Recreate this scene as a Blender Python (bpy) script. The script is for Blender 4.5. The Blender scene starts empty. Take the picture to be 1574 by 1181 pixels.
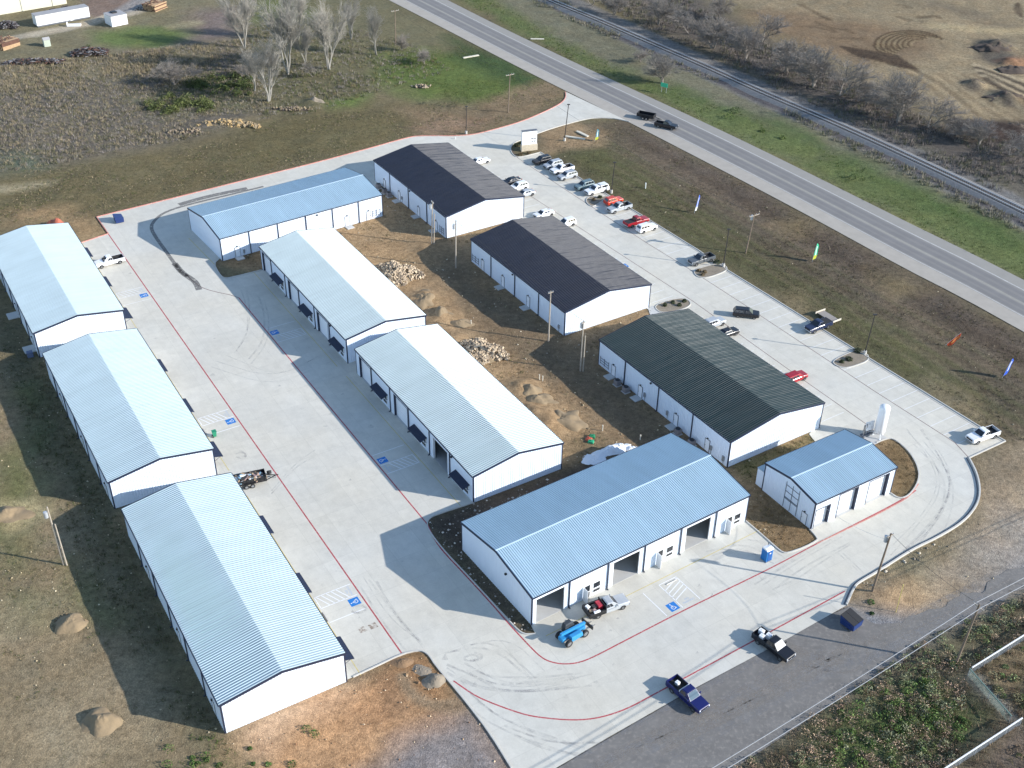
import bpy, math, random
import numpy as np
from mathutils import Vector, Matrix, noise as mnoise
from mathutils.geometry import tessellate_polygon

random.seed(7)
R = math.radians
S = bpy.context.scene
COL = S.collection

# ------------------------------------------------------------------ camera
F_PX, PITCH, ROLL, CAM_H = 1797.99, 0.603364, 0.0149213, 113.0988
_cp, _sp, _cr, _sr = math.cos(PITCH), math.sin(PITCH), math.cos(ROLL), math.sin(ROLL)
FW = Vector((0, _cp, -_sp)); _rt = Vector((1, 0, 0)); _up = _rt.cross(FW)
RT = _cr * _rt + _sr * _up; UP = -_sr * _rt + _cr * _up
cam = bpy.data.objects.new('camera', bpy.data.cameras.new('camera')); COL.objects.link(cam)
cam.matrix_world = Matrix(((RT.x, UP.x, -FW.x, 0), (RT.y, UP.y, -FW.y, 0), (RT.z, UP.z, -FW.z, CAM_H), (0, 0, 0, 1)))
cam.data.sensor_width = 36; cam.data.sensor_fit = 'HORIZONTAL'; cam.data.lens = F_PX / 1574 * 36
cam.data.clip_start = 1; cam.data.clip_end = 6000
S.camera = cam

# ------------------------------------------------------------------ light
SUN_AZ, SUN_EL = -13.3, 22.7
sd = Vector((math.cos(R(SUN_AZ)) * math.cos(R(SUN_EL)), math.sin(R(SUN_AZ)) * math.cos(R(SUN_EL)), math.sin(R(SUN_EL))))
sun = bpy.data.objects.new('sun', bpy.data.lights.new('sun', 'SUN')); COL.objects.link(sun)
sun.data.energy = 4.2; sun.data.angle = R(0.5); sun.data.color = (1.0, 0.96, 0.90)
sun.rotation_euler = sd.to_track_quat('Z', 'Y').to_euler(); sun.location = (100, -20, 150)
w = bpy.data.worlds.new('World'); S.world = w; w.use_nodes = True
nt = w.node_tree; sky = nt.nodes.new('ShaderNodeTexSky'); sky.sky_type = 'NISHITA'; sky.sun_disc = False
sky.sun_elevation = R(SUN_EL); sky.sun_rotation = R(90 - SUN_AZ); sky.altitude = 200; sky.dust_density = 0.2; sky.ozone_density = 1.5
bg = nt.nodes['Background']; bg.inputs[1].default_value = 0.148
nt.links.new(sky.outputs[0], bg.inputs[0])
S.view_settings.view_transform = 'Standard'; S.view_settings.look = 'None'
S.view_settings.exposure = 0.82; S.view_settings.gamma = 1

# ------------------------------------------------------------------ helpers
def G(px, py, z=0.0):
    """world point at height z seen at photo pixel (px, py)"""
    d = FW + (px - 787) / F_PX * RT + (590.5 - py) / F_PX * UP
    t = (z - CAM_H) / d.z
    return Vector((d.x * t, d.y * t, z))

def lin(c):
    c /= 255.0
    return c / 12.92 if c <= 0.04045 else ((c + 0.055) / 1.055) ** 2.4
KALB = .93
def C(r, g, b, k=KALB): return (min(lin(r) * k, .9), min(lin(g) * k, .9), min(lin(b) * k, .9))

class MB:
    def __init__(s): s.v = []; s.f = []; s.m = []
    def add(s, vs, fs, mi=0):
        o = len(s.v); s.v += [tuple(x) for x in vs]
        for f in fs: s.f.append(tuple(i + o for i in f)); s.m.append(mi)
    def box(s, x0, x1, y0, y1, z0, z1, mi=0):
        s.add([(x0,y0,z0),(x1,y0,z0),(x1,y1,z0),(x0,y1,z0),(x0,y0,z1),(x1,y0,z1),(x1,y1,z1),(x0,y1,z1)],
              [(0,3,2,1),(4,5,6,7),(0,1,5,4),(1,2,6,5),(2,3,7,6),(3,0,4,7)], mi)
    def hexa(s, p, mi=0):   # 8 points, bottom ring then top ring
        s.add(p, [(0,3,2,1),(4,5,6,7),(0,1,5,4),(1,2,6,5),(2,3,7,6),(3,0,4,7)], mi)
    def cyl(s, a, b, r0, r1=None, n=8, mi=0, cap=True):
        r1 = r0 if r1 is None else r1; a = Vector(a); b = Vector(b); d = b - a
        if d.length < 1e-6: return
        d.normalize(); x = d.orthogonal().normalized(); y = d.cross(x)
        vs = []
        for k in range(n):
            t = 2 * math.pi * k / n; e = math.cos(t) * x + math.sin(t) * y
            vs.append(a + e * r0)
        for k in range(n):
            t = 2 * math.pi * k / n; e = math.cos(t) * x + math.sin(t) * y
            vs.append(b + e * r1)
        fs = [(k, (k+1) % n, n + (k+1) % n, n + k) for k in range(n)]
        if cap: fs += [tuple(range(n))[::-1], tuple(range(n, 2*n))]
        s.add(vs, fs, mi)
    def loft(s, rings, mi=0, cap=True):
        n = len(rings[0]); vs = [p for r in rings for p in r]; fs = []
        for i in range(len(rings) - 1):
            for k in range(n):
                a = i*n + k; b = i*n + (k+1) % n
                fs.append((a, b, b + n, a + n))
        if cap: fs += [tuple(range(n))[::-1], tuple(range((len(rings)-1)*n, len(rings)*n))]
        s.add(vs, fs, mi)
    def quad(s, a, b, c, d, mi=0): s.add([a, b, c, d], [(0,1,2,3)], mi)
    def beam(s, a, b, wd, ht, mi=0, up=(0,0,1)):
        a = Vector(a); b = Vector(b); d = (b - a).normalized(); u = Vector(up)
        sx = d.cross(u)
        if sx.length < 1e-4: sx = Vector((1,0,0))
        sx.normalize(); uz = sx.cross(d).normalized()
        x = sx * wd / 2; z = uz * ht / 2
        s.hexa([a-x-z, a+x-z, b+x-z, b-x-z, a-x+z, a+x+z, b+x+z, b-x+z], mi)
    def build(s, name, mats, parent=None, smooth=False, bevel=0, loc=None, rz=0, sharp=None):
        me = bpy.data.meshes.new(name); me.from_pydata(s.v, [], s.f)
        mats = mats if isinstance(mats, (list, tuple)) else [mats]
        for m in mats: me.materials.append(m)
        if len(mats) > 1: me.polygons.foreach_set('material_index', s.m)
        if smooth: me.polygons.foreach_set('use_smooth', [True] * len(s.f))
        if sharp: me.set_sharp_from_angle(angle=R(sharp))
        me.update()
        o = bpy.data.objects.new(name, me); COL.objects.link(o)
        if parent: o.parent = parent
        if loc is not None: o.location = loc
        o.rotation_euler.z = rz
        if bevel:
            b = o.modifiers.new('bevel', 'BEVEL'); b.width = bevel; b.segments = 2; b.limit_method = 'ANGLE'; b.angle_limit = R(25)
        return o

def tag(o, label=None, cat=None, group=None, kind=None):
    if label: o['label'] = label
    if cat: o['category'] = cat
    if group: o['group'] = group
    if kind: o['kind'] = kind
    return o
def thing(name, label, cat, loc=(0,0,0), rz=0, group=None):
    o = bpy.data.objects.new(name, None); COL.objects.link(o); o.location = loc; o.rotation_euler = (0, 0, rz)
    o.empty_display_size = .5
    return tag(o, label, cat, group)
def copy_tree(o, parent=None):
    c = o.copy(); COL.objects.link(c)
    if parent: c.parent = parent
    for ch in list(o.children): copy_tree(ch, c)
    return c

# ------------------------------------------------------------------ materials
MATS = {}
def mat(name, color, rough=.6, metal=0, var=0, vscale=1.0, bump=0, bscale=20, emit=None, alpha=None, spec=None, coat=0, dirt=None):
    if name in MATS: return MATS[name]
    m = bpy.data.materials.new(name); m.use_nodes = True; t = m.node_tree; n = t.nodes; l = t.links
    p = n['Principled BSDF']; p.inputs['Base Color'].default_value = (*color, 1)
    p.inputs['Roughness'].default_value = rough; p.inputs['Metallic'].default_value = metal
    if spec is not None: p.inputs['Specular IOR Level'].default_value = spec
    if coat: p.inputs['Coat Weight'].default_value = coat; p.inputs['Coat Roughness'].default_value = .05
    if var or dirt:
        tc = n.new('ShaderNodeTexCoord'); nz = n.new('ShaderNodeTexNoise'); nz.inputs['Scale'].default_value = vscale
        nz.inputs['Detail'].default_value = 6; nz.inputs['Roughness'].default_value = .65
        l.new(tc.outputs['Object'], nz.inputs['Vector'])
        mr = n.new('ShaderNodeMapRange'); mr.inputs[1].default_value = .25; mr.inputs[2].default_value = .75
        mr.inputs[3].default_value = 1 - var; mr.inputs[4].default_value = 1 + var
        l.new(nz.outputs[0], mr.inputs[0])
        mx = n.new('ShaderNodeVectorMath'); mx.operation = 'SCALE'; mx.inputs[0].default_value = color
        l.new(mr.outputs[0], mx.inputs['Scale']); last = mx.outputs[0]
        if dirt:
            nz2 = n.new('ShaderNodeTexNoise'); nz2.inputs['Scale'].default_value = vscale * 4; nz2.inputs['Detail'].default_value = 8
            l.new(tc.outputs['Object'], nz2.inputs['Vector'])
            m2 = n.new('ShaderNodeMapRange'); m2.inputs[1].default_value = .52; m2.inputs[2].default_value = .75; m2.inputs[4].default_value = dirt[1]
            l.new(nz2.outputs[0], m2.inputs[0])
            mm = n.new('ShaderNodeMix'); mm.data_type = 'RGBA'; mm.inputs[7].default_value = (*dirt[0], 1)
            l.new(m2.outputs[0], mm.inputs[0]); l.new(last, mm.inputs[6]); last = mm.outputs[2]
        l.new(last, p.inputs['Base Color'])
    if bump:
        tc = n.new('ShaderNodeTexCoord'); nb = n.new('ShaderNodeTexNoise'); nb.inputs['Scale'].default_value = bscale; nb.inputs['Detail'].default_value = 5
        l.new(tc.outputs['Object'], nb.inputs['Vector']); bp = n.new('ShaderNodeBump'); bp.inputs['Strength'].default_value = bump; bp.inputs['Distance'].default_value = .05
        l.new(nb.outputs[0], bp.inputs['Height']); l.new(bp.outputs[0], p.inputs['Normal'])
    if emit: p.inputs['Emission Color'].default_value = (*emit, 1); p.inputs['Emission Strength'].default_value = 1
    MATS[name] = m
    return m

def ground_material():
    m = bpy.data.materials.new('ground_soil_grass'); m.use_nodes = True; t = m.node_tree; n = t.nodes; l = t.links
    p = n['Principled BSDF']; p.inputs['Roughness'].default_value = .95; p.inputs['Specular IOR Level'].default_value = .1
    at = n.new('ShaderNodeAttribute'); at.attribute_name = 'soil'
    tc = n.new('ShaderNodeTexCoord')
    def nz(scale, det, a, b, lo=.3, hi=.7):
        x = n.new('ShaderNodeTexNoise'); x.inputs['Scale'].default_value = scale; x.inputs['Detail'].default_value = det; x.inputs['Roughness'].default_value = .7
        l.new(tc.outputs['Object'], x.inputs['Vector'])
        r = n.new('ShaderNodeMapRange'); r.inputs[1].default_value = lo; r.inputs[2].default_value = hi; r.inputs[3].default_value = a; r.inputs[4].default_value = b
        l.new(x.outputs[0], r.inputs[0]); return r.outputs[0], x.outputs[0]
    a, _ = nz(.25, 4, .84, 1.14); b, _ = nz(1.1, 7, .60, 1.33); c, cr = nz(5, 5, .64, 1.32)
    m1 = n.new('ShaderNodeMath'); m1.operation = 'MULTIPLY'; l.new(a, m1.inputs[0]); l.new(b, m1.inputs[1])
    m2 = n.new('ShaderNodeMath'); m2.operation = 'MULTIPLY'; l.new(m1.outputs[0], m2.inputs[0]); l.new(c, m2.inputs[1])
    sc = n.new('ShaderNodeVectorMath'); sc.operation = 'SCALE'; l.new(at.outputs['Color'], sc.inputs[0]); l.new(m2.outputs[0], sc.inputs['Scale'])
    # pale stones and straw flecks
    f, _ = nz(2.6, 3, 0, .55, .66, .74)
    mx = n.new('ShaderNodeMix'); mx.data_type = 'RGBA'; mx.inputs[7].default_value = (.27, .23, .16, 1)
    l.new(f, mx.inputs[0]); l.new(sc.outputs[0], mx.inputs[6])
    # low green growth
    g, _ = nz(.55, 7, 0, .5, .55, .72)
    mg = n.new('ShaderNodeMix'); mg.data_type = 'RGBA'; mg.inputs[7].default_value = (.06, .075, .03, 1)
    ga = n.new('ShaderNodeMath'); ga.operation = 'MULTIPLY'; l.new(g, ga.inputs[0]); l.new(at.outputs['Alpha'], ga.inputs[1])
    l.new(ga.outputs[0], mg.inputs[0]); l.new(mx.outputs[2], mg.inputs[6])
    l.new(mg.outputs[2], p.inputs['Base Color'])
    bp = n.new('ShaderNodeBump'); bp.inputs['Strength'].default_value = .6; bp.inputs['Distance'].default_value = .16
    l.new(m2.outputs[0], bp.inputs['Height']); l.new(bp.outputs[0], p.inputs['Normal'])
    return m

def concrete_material(name, col, joint=True, ang=2.13, size=4.6, seed=0.0):
    m = bpy.data.materials.new(name); m.use_nodes = True; t = m.node_tree; n = t.nodes; l = t.links
    p = n['Principled BSDF']; p.inputs['Roughness'].default_value = .85; p.inputs['Specular IOR Level'].default_value = .25
    tc = n.new('ShaderNodeTexCoord')
    def nz(scale, det, a, b, lo=.3, hi=.7, ro=.6, vec=None):
        x = n.new('ShaderNodeTexNoise'); x.inputs['Scale'].default_value = scale; x.inputs['Detail'].default_value = det; x.inputs['Roughness'].default_value = ro
        l.new(vec or tc.outputs['Object'], x.inputs['Vector'])
        r = n.new('ShaderNodeMapRange'); r.inputs[1].default_value = lo; r.inputs[2].default_value = hi; r.inputs[3].default_value = a; r.inputs[4].default_value = b
        l.new(x.outputs[0], r.inputs[0]); return r.outputs[0]
    mp = n.new('ShaderNodeMapping'); mp.inputs['Rotation'].default_value = (0, 0, -ang); l.new(tc.outputs['Object'], mp.inputs['Vector'])
    ms = n.new('ShaderNodeMapping'); ms.inputs['Scale'].default_value = (.12, 1.6, 1); l.new(mp.outputs[0], ms.inputs['Vector'])
    a = nz(.035, 4, .94, 1.05); b = nz(.6, 7, .94, 1.06); c = nz(5, 5, .95, 1.05)
    d = nz(.45, 6, 1.0, .88, .52, .8, .7); e = nz(1.0, 5, .975, 1.025, vec=ms.outputs[0])
    cur = a
    for q in (b, c, d, e):
        mm = n.new('ShaderNodeMath'); mm.operation = 'MULTIPLY'; l.new(cur, mm.inputs[0]); l.new(q, mm.inputs[1]); cur = mm.outputs[0]
    if joint:
        br = n.new('ShaderNodeTexBrick'); br.offset = 0; br.squash = 1
        br.inputs['Color1'].default_value = (1, 1, 1, 1); br.inputs['Color2'].default_value = (.94, .94, .945, 1); br.inputs['Mortar'].default_value = (.84, .84, .84, 1)
        br.inputs['Scale'].default_value = 1; br.inputs['Mortar Size'].default_value = .03; br.inputs['Mortar Smooth'].default_value = .3
        br.inputs['Brick Width'].default_value = size; br.inputs['Row Height'].default_value = size
        l.new(mp.outputs[0], br.inputs['Vector'])
        mm = n.new('ShaderNodeMath'); mm.operation = 'MULTIPLY'; l.new(cur, mm.inputs[0]); l.new(br.outputs['Color'], mm.inputs[1]); cur = mm.outputs[0]
    warm = nz(.06, 3, 0, 1)
    cm = n.new('ShaderNodeMix'); cm.data_type = 'RGBA'; cm.inputs[6].default_value = (*col, 1)
    cm.inputs[7].default_value = (col[0]*1.02, col[1]*.985, col[2]*.93, 1); l.new(warm, cm.inputs[0])
    sc = n.new('ShaderNodeVectorMath'); sc.operation = 'SCALE'; l.new(cm.outputs[2], sc.inputs[0]); l.new(cur, sc.inputs['Scale'])
    l.new(sc.outputs[0], p.inputs['Base Color'])
    return m

def roof_mat(name, col, row):
    m = mat(name, col, .42); t = m.node_tree; n = t.nodes; l = t.links; p = n['Principled BSDF']
    tc = n.new('ShaderNodeTexCoord'); cur = None
    for sc, det, a, b in ((((.9, .05, .1) if row else (.05, .9, .1)), 3, .955, 1.035), (((3.0, .25, .3) if row else (.25, 3.0, .3)), 4, .965, 1.03), ((.22, .22, .2), 5, .96, 1.03)):
        mp = n.new('ShaderNodeMapping'); mp.inputs['Scale'].default_value = sc; l.new(tc.outputs['Object'], mp.inputs['Vector'])
        x = n.new('ShaderNodeTexNoise'); x.inputs['Scale'].default_value = 1; x.inputs['Detail'].default_value = det; l.new(mp.outputs[0], x.inputs['Vector'])
        r = n.new('ShaderNodeMapRange'); r.inputs[1].default_value = .3; r.inputs[2].default_value = .7; r.inputs[3].default_value = a; r.inputs[4].default_value = b; l.new(x.outputs[0], r.inputs[0])
        if cur is None: cur = r.outputs[0]
        else:
            mm = n.new('ShaderNodeMath'); mm.operation = 'MULTIPLY'; l.new(cur, mm.inputs[0]); l.new(r.outputs[0], mm.inputs[1]); cur = mm.outputs[0]
    sv = n.new('ShaderNodeVectorMath'); sv.operation = 'SCALE'; sv.inputs[0].default_value = col; l.new(cur, sv.inputs['Scale']); l.new(sv.outputs[0], p.inputs['Base Color'])
    return m
def panel_mat(name, col, rough=.38, spec=.11):
    m = mat(name, col, rough, var=.12, vscale=.3, spec=spec); t = m.node_tree; n = t.nodes; l = t.links; p = n['Principled BSDF']
    tc = n.new('ShaderNodeTexCoord'); mp = n.new('ShaderNodeMapping'); mp.inputs['Scale'].default_value = (.07, .75, .07); l.new(tc.outputs['Object'], mp.inputs['Vector'])
    x = n.new('ShaderNodeTexNoise'); x.inputs['Scale'].default_value = 1; x.inputs['Detail'].default_value = 3; l.new(mp.outputs[0], x.inputs['Vector'])
    bp = n.new('ShaderNodeBump'); bp.inputs['Strength'].default_value = 1; bp.inputs['Distance'].default_value = .22; l.new(x.outputs[0], bp.inputs['Height']); l.new(bp.outputs[0], p.inputs['Normal'])
    return m
def stain_material(name, col, dens=.6, scale=1.2, cut=.45):
    m = bpy.data.materials.new(name); m.use_nodes = True; t = m.node_tree; n = t.nodes; l = t.links
    p = n['Principled BSDF']; p.inputs['Base Color'].default_value = (*col, 1); p.inputs['Roughness'].default_value = .8
    tc = n.new('ShaderNodeTexCoord'); x = n.new('ShaderNodeTexNoise'); x.inputs['Scale'].default_value = scale; x.inputs['Detail'].default_value = 6; x.inputs['Roughness'].default_value = .7
    l.new(tc.outputs['Object'], x.inputs['Vector'])
    r = n.new('ShaderNodeMapRange'); r.inputs[1].default_value = cut; r.inputs[2].default_value = cut + .25; r.inputs[4].default_value = dens
    l.new(x.outputs[0], r.inputs[0]); l.new(r.outputs[0], p.inputs['Alpha'])
    return m

CONC = (.565, .545, .487)
M = dict(
    concrete=concrete_material('concrete_paving', CONC),
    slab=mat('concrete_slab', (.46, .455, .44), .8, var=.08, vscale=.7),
    kerb=mat('kerb_concrete', (.50, .48, .44), .85, var=.08, vscale=.6),
    kerb_red=mat('kerb_faded_red_paint', (.50, .20, .16), .75, var=.2, vscale=.8, dirt=((.55, .45, .40), .8)),
    kerb_dark=mat('dark_kerb_grey', (.16, .15, .16), .8),  # dark grey of the thin kerb-side strips and the dark wheel stops
    red_line=mat('red_paint', (.40, .06, .07), .7, var=.3, vscale=1.2, dirt=((.5, .38, .35), .85)),
    faded_line=mat('faded_red_brown_paint', (.16, .10, .09), .8, var=.3, vscale=2, dirt=((.4, .34, .3), .7)),
    white_paint=mat('white_line_paint', (.74, .74, .74), .7, var=.06, vscale=3),
    faint_paint=mat('faint_white_line_paint', (.66, .66, .655), .75, var=.08, vscale=3),
    yellow_paint=mat('yellow_line_paint', (.55, .45, .17), .75, var=.2, vscale=2, dirt=((.5, .47, .4), .6)),
    blue_paint=mat('blue_sign_paint', (.015, .17, .50), .6, var=.1, vscale=3),
    asphalt=None,
    navy=mat('navy_trim_metal', (.018, .024, .050), .45),
    wall=mat('white_wall_panel', (.70, .77, .86), .45, var=.02, vscale=.4),
    roof_white=roof_mat('pale_roof_panel', (.37, .46, .50), False),
    roof_mid=roof_mat('white_roof_panel', (.385, .462, .480), False),
    roof_blue=roof_mat('light_blue_roof_panel', (.36, .485, .565), True),
    roof_char=panel_mat('charcoal_roof_panel', (.012, .018, .034)),
    roof_green=panel_mat('dark_green_roof_panel', (.018, .036, .042)),
    door_white=mat('white_door_panel', (.77, .80, .84), .45, var=.02),
    glass=mat('dark_window_glass', (.015, .018, .024), .06, spec=.8),
    frame=mat('grey_frame_metal', (.12, .13, .15), .5),
    whiteframe=mat('white_frame_metal', (.72, .72, .72), .5),
    steel=mat('grey_steel', (.36, .37, .38), .4, .6, var=.1),
    galv=mat('galvanised_metal', (.50, .52, .54), .45, .4, var=.1),
    black=mat('black_metal', (.015, .015, .017), .5),
    rubber=mat('tyre_rubber', (.022, .022, .023), .85),
    rim=mat('wheel_rim', (.42, .43, .45), .3, .8),
    chrome=mat('chrome', (.62, .63, .65), .15, 1),
    wood=mat('weathered_pole_wood', (.20, .15, .11), .85, var=.25, vscale=1.5, bump=.4),
    palewood=mat('pale_pole_wood', (.36, .31, .25), .85, var=.2, vscale=1.5, bump=.4),
    lumber=mat('tan_lumber', (.42, .28, .16), .85, var=.25, vscale=2),
    rust=mat('rusty_metal', (.12, .06, .04), .85, var=.4, vscale=1),
    lamp_red=mat('tail_lamp', (.35, .01, .01), .2),
    lamp=mat('head_lamp', (.7, .72, .74), .1),
    liner=mat('bed_liner', (.02, .02, .022), .8),
    dumpster=mat('dark_blue_steel', (.012, .035, .14), .5, var=.15, vscale=2),
    porta=mat('blue_plastic', (.01, .16, .45), .4),
    white=mat('white_painted_steel', (.80, .80, .80), .35, var=.03),
    tele=mat('light_blue_machine_paint', (.03, .24, .50), .4, var=.1, vscale=2),
)
M['asphalt'] = mat('grey_asphalt', (.165, .154, .142), .92, var=.22, vscale=.5, bump=.5, bscale=7, dirt=((.27, .24, .21), .7))
M['hwy'] = mat('highway_asphalt', (.275, .258, .23), .9, var=.07, vscale=.3, dirt=((.26, .25, .24), .4))

# ------------------------------------------------------------------ buildings geometry from the survey
RR = 0.0842
BLD = dict(  # near corner x, y, angle of length axis, length, width
    L1=(-82.52, 170.129, 2.125, 39.21, 15.44), L2=(-57.964, 130.384, 2.125, 39.335, 15.56), L3=(-33.336, 90.319, 2.12, 40.206, 15.702),
    M1=(-28.663, 169.686, 2.134, 39.282, 15.495), M2=(-5.462, 132.929, 2.132, 39.834, 15.692),
    D1=(-14.092, 217.054, 2.139, 32.805, 19.036), D2=(9.325, 179.793, 2.145, 32.851, 19.404), D3=(33.534, 142.231, 2.145, 33.991, 19.592),
    A1=(-58.164, 205.89, .614, 36.625, 16.293), S=(3.025, 108.442, .596, 37.883, 17.302), B=(43.624, 128.071, .56, 16.211, 10.546))
ROWB = ('A1', 'S', 'B')
def BP(n, u, v, z=0):   # world point in building coordinates
    x, y, th, L, W = BLD[n]; uu = (math.cos(th), math.sin(th)); vv = (-uu[1], uu[0]) if n in ROWB else (uu[1], -uu[0])
    return Vector((x + u*uu[0] + v*vv[0], y + u*uu[1] + v*vv[1], z))

# ------------------------------------------------------------------ outlines on the ground (x, y)
def P2(pts): return [(lambda q: (q.x, q.y))(p if isinstance(p, Vector) else G(*p)) for p in pts]
def chaikin(p, it=2, closed=False):
    for _ in range(it):
        q = []; n = len(p); rng = range(n if closed else n - 1)
        if not closed: q.append(p[0])
        for i in rng:
            a = p[i]; b = p[(i+1) % n]
            q.append((a[0]*.75 + b[0]*.25, a[1]*.75 + b[1]*.25)); q.append((a[0]*.25 + b[0]*.75, a[1]*.25 + b[1]*.75))
        if not closed: q.append(p[-1])
        p = q
    return p

K_north = chaikin(P2([(148.6,334),(287,300),(400,271.5),(476,253),(562.6,230),(628.7,211),(649,209),(717.6,209.6),(755.7,200.7),(800,188),(831,175),(850,166),(864,158),(870,150),(869,142)]), 2)
K_entry = chaikin(P2([(968,187.5),(945,182.5),(925.5,181.3),(905.6,182.5),(882.5,188),(852.7,196.5),(833,203),(801.5,215.5),(790,220),(784,228),(787,237),(795.7,243.6),(831,234.5)]), 2)
K_east = P2([(831,234.5),(894,275.9),(978,326),(1014,348.3),(1072,384),(1118,415.6),(1180,453.7),(1247.7,496),(1339,553),(1415.4,600),(1508,657.5),(1545.4,678.4),(1488.9,704.5)])
K_bend = chaikin(P2([(1488.9,704.5),(1502,729.6),(1507,757),(1501.8,778),(1481.5,803),(1440.8,827.5),(1402.7,845),(1352,878),(1320,896),(1312,905),(1301,931)]), 2)
K_south = P2([(1301,931),(1207,984),(1059,1063),(932.5,1135),(856,1180),(840,1192),(792,1191)])
K_west = chaikin(P2([(786,1181),(753,1127.5),(720,1084),(697,1056),(669,1023),(660,1008),(651,1001.5),(641,1000.4),(618.5,1005.5),(578,1024.6),(531,1046.5)]), 1)
K_l1 = P2([(124.5,373.7),(158,362.5),(166.5,359.7)])
in_L = [BP('L3', 2, 12), BP('L3', 38, 12), BP('L2', 2, 12), BP('L2', 37, 12), BP('L1', 2, 12), BP('L1', 39.1, 12), BP('L1', 39.3, 15.6)]
conc_outer = K_north + K_entry + K_east[1:-1] + K_bend + K_south[1:] + K_west + P2(in_L) + K_l1[1:]
# hole = the courtyard and the beds joined to it
K_c1 = chaikin(P2([(331,404),(330.5,409),(334,416),(340,425),(345,428),(352,428),(402,415.6)]), 1)
K_c2 = chaikin(P2([(728,773),(669,792),(660,797),(656.7,803),(657,813),(679.5,844),(717.6,884),(780,952),(798,971),(808,976),(823,975)]), 2)
K_c3 = chaikin(P2([(1146,801),(1174,825),(1194,843),(1203,850),(1212,850.5),(1237.5,841.4),(1255,832),(1257,828),(1244,813.5)]), 1)
K_c4 = chaikin(P2([(1368,758),(1382.4,767.7),(1398,762),(1411.6,742),(1413,722),(1400,696.6),(1377,676),(1364.6,673.7),(1346.8,681)]), 2)
hole = (K_c1 + P2([BP('M1', 39, 3), BP('M1', 1, 3), BP('M2', 39, 3), BP('M2', 1, 1)]) + K_c2 + P2([BP('S', 0, .3), BP('S', 37.7, .3)]) + K_c3
        + P2([BP('B', .4, .3), BP('B', 16, .3)]) + K_c4
        + P2([BP('B', 14, 10.6), BP('D3', -.4, 17), BP('D3', .5, 19), BP('D3', 33.5, 19), BP('D2', -.5, 18.8), BP('D2', .5, 18.8), BP('D2', 32.5, 18.8), BP('D1', -.4, 18.5), BP('D1', .5, 18.5), BP('D1', 32.5, 18.5), BP('D1', 32.5, 1),
              BP('A1', 36.3, 2), BP('A1', 1, 2)]))

def pip(px, py, poly):
    ins = np.zeros(px.shape, bool); n = len(poly)
    for i in range(n):
        x0, y0 = poly[i]; x1, y1 = poly[(i+1) % n]
        if y0 == y1: continue
        c = ((y0 > py) != (y1 > py)) & (px < (x1 - x0) * (py - y0) / (y1 - y0) + x0)
        ins ^= c
    return ins
def segdist(px, py, pts, closed):
    d = np.full(px.shape, 1e9); n = len(pts)
    for i in range(n if closed else n - 1):
        ax, ay = pts[i]; bx, by = pts[(i+1) % n]; dx, dy = bx-ax, by-ay; q = dx*dx + dy*dy + 1e-9
        t = np.clip(((px-ax)*dx + (py-ay)*dy) / q, 0, 1)
        d = np.minimum(d, (px-ax-t*dx)**2 + (py-ay-t*dy)**2)
    return np.sqrt(d)

# ------------------------------------------------------------------ ground sheet
def vnoise(x, y, s, seed=0, octv=4):
    r = np.zeros_like(x); amp = 1; tot = 0
    rg = np.random.RandomState(seed)
    for o in range(octv):
        T = rg.rand(128, 128); X = x / s; Y = y / s
        xi = np.floor(X).astype(int); yi = np.floor(Y).astype(int); fx = X - xi; fy = Y - yi
        fx = fx*fx*(3-2*fx); fy = fy*fy*(3-2*fy)
        a = T[xi % 128, yi % 128]; b = T[(xi+1) % 128, yi % 128]; c = T[xi % 128, (yi+1) % 128]; d = T[(xi+1) % 128, (yi+1) % 128]
        r += amp * ((a*(1-fx)+b*fx)*(1-fy) + (c*(1-fx)+d*fx)*fy); tot += amp; amp *= .55; s *= .5
    return r / tot

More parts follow.
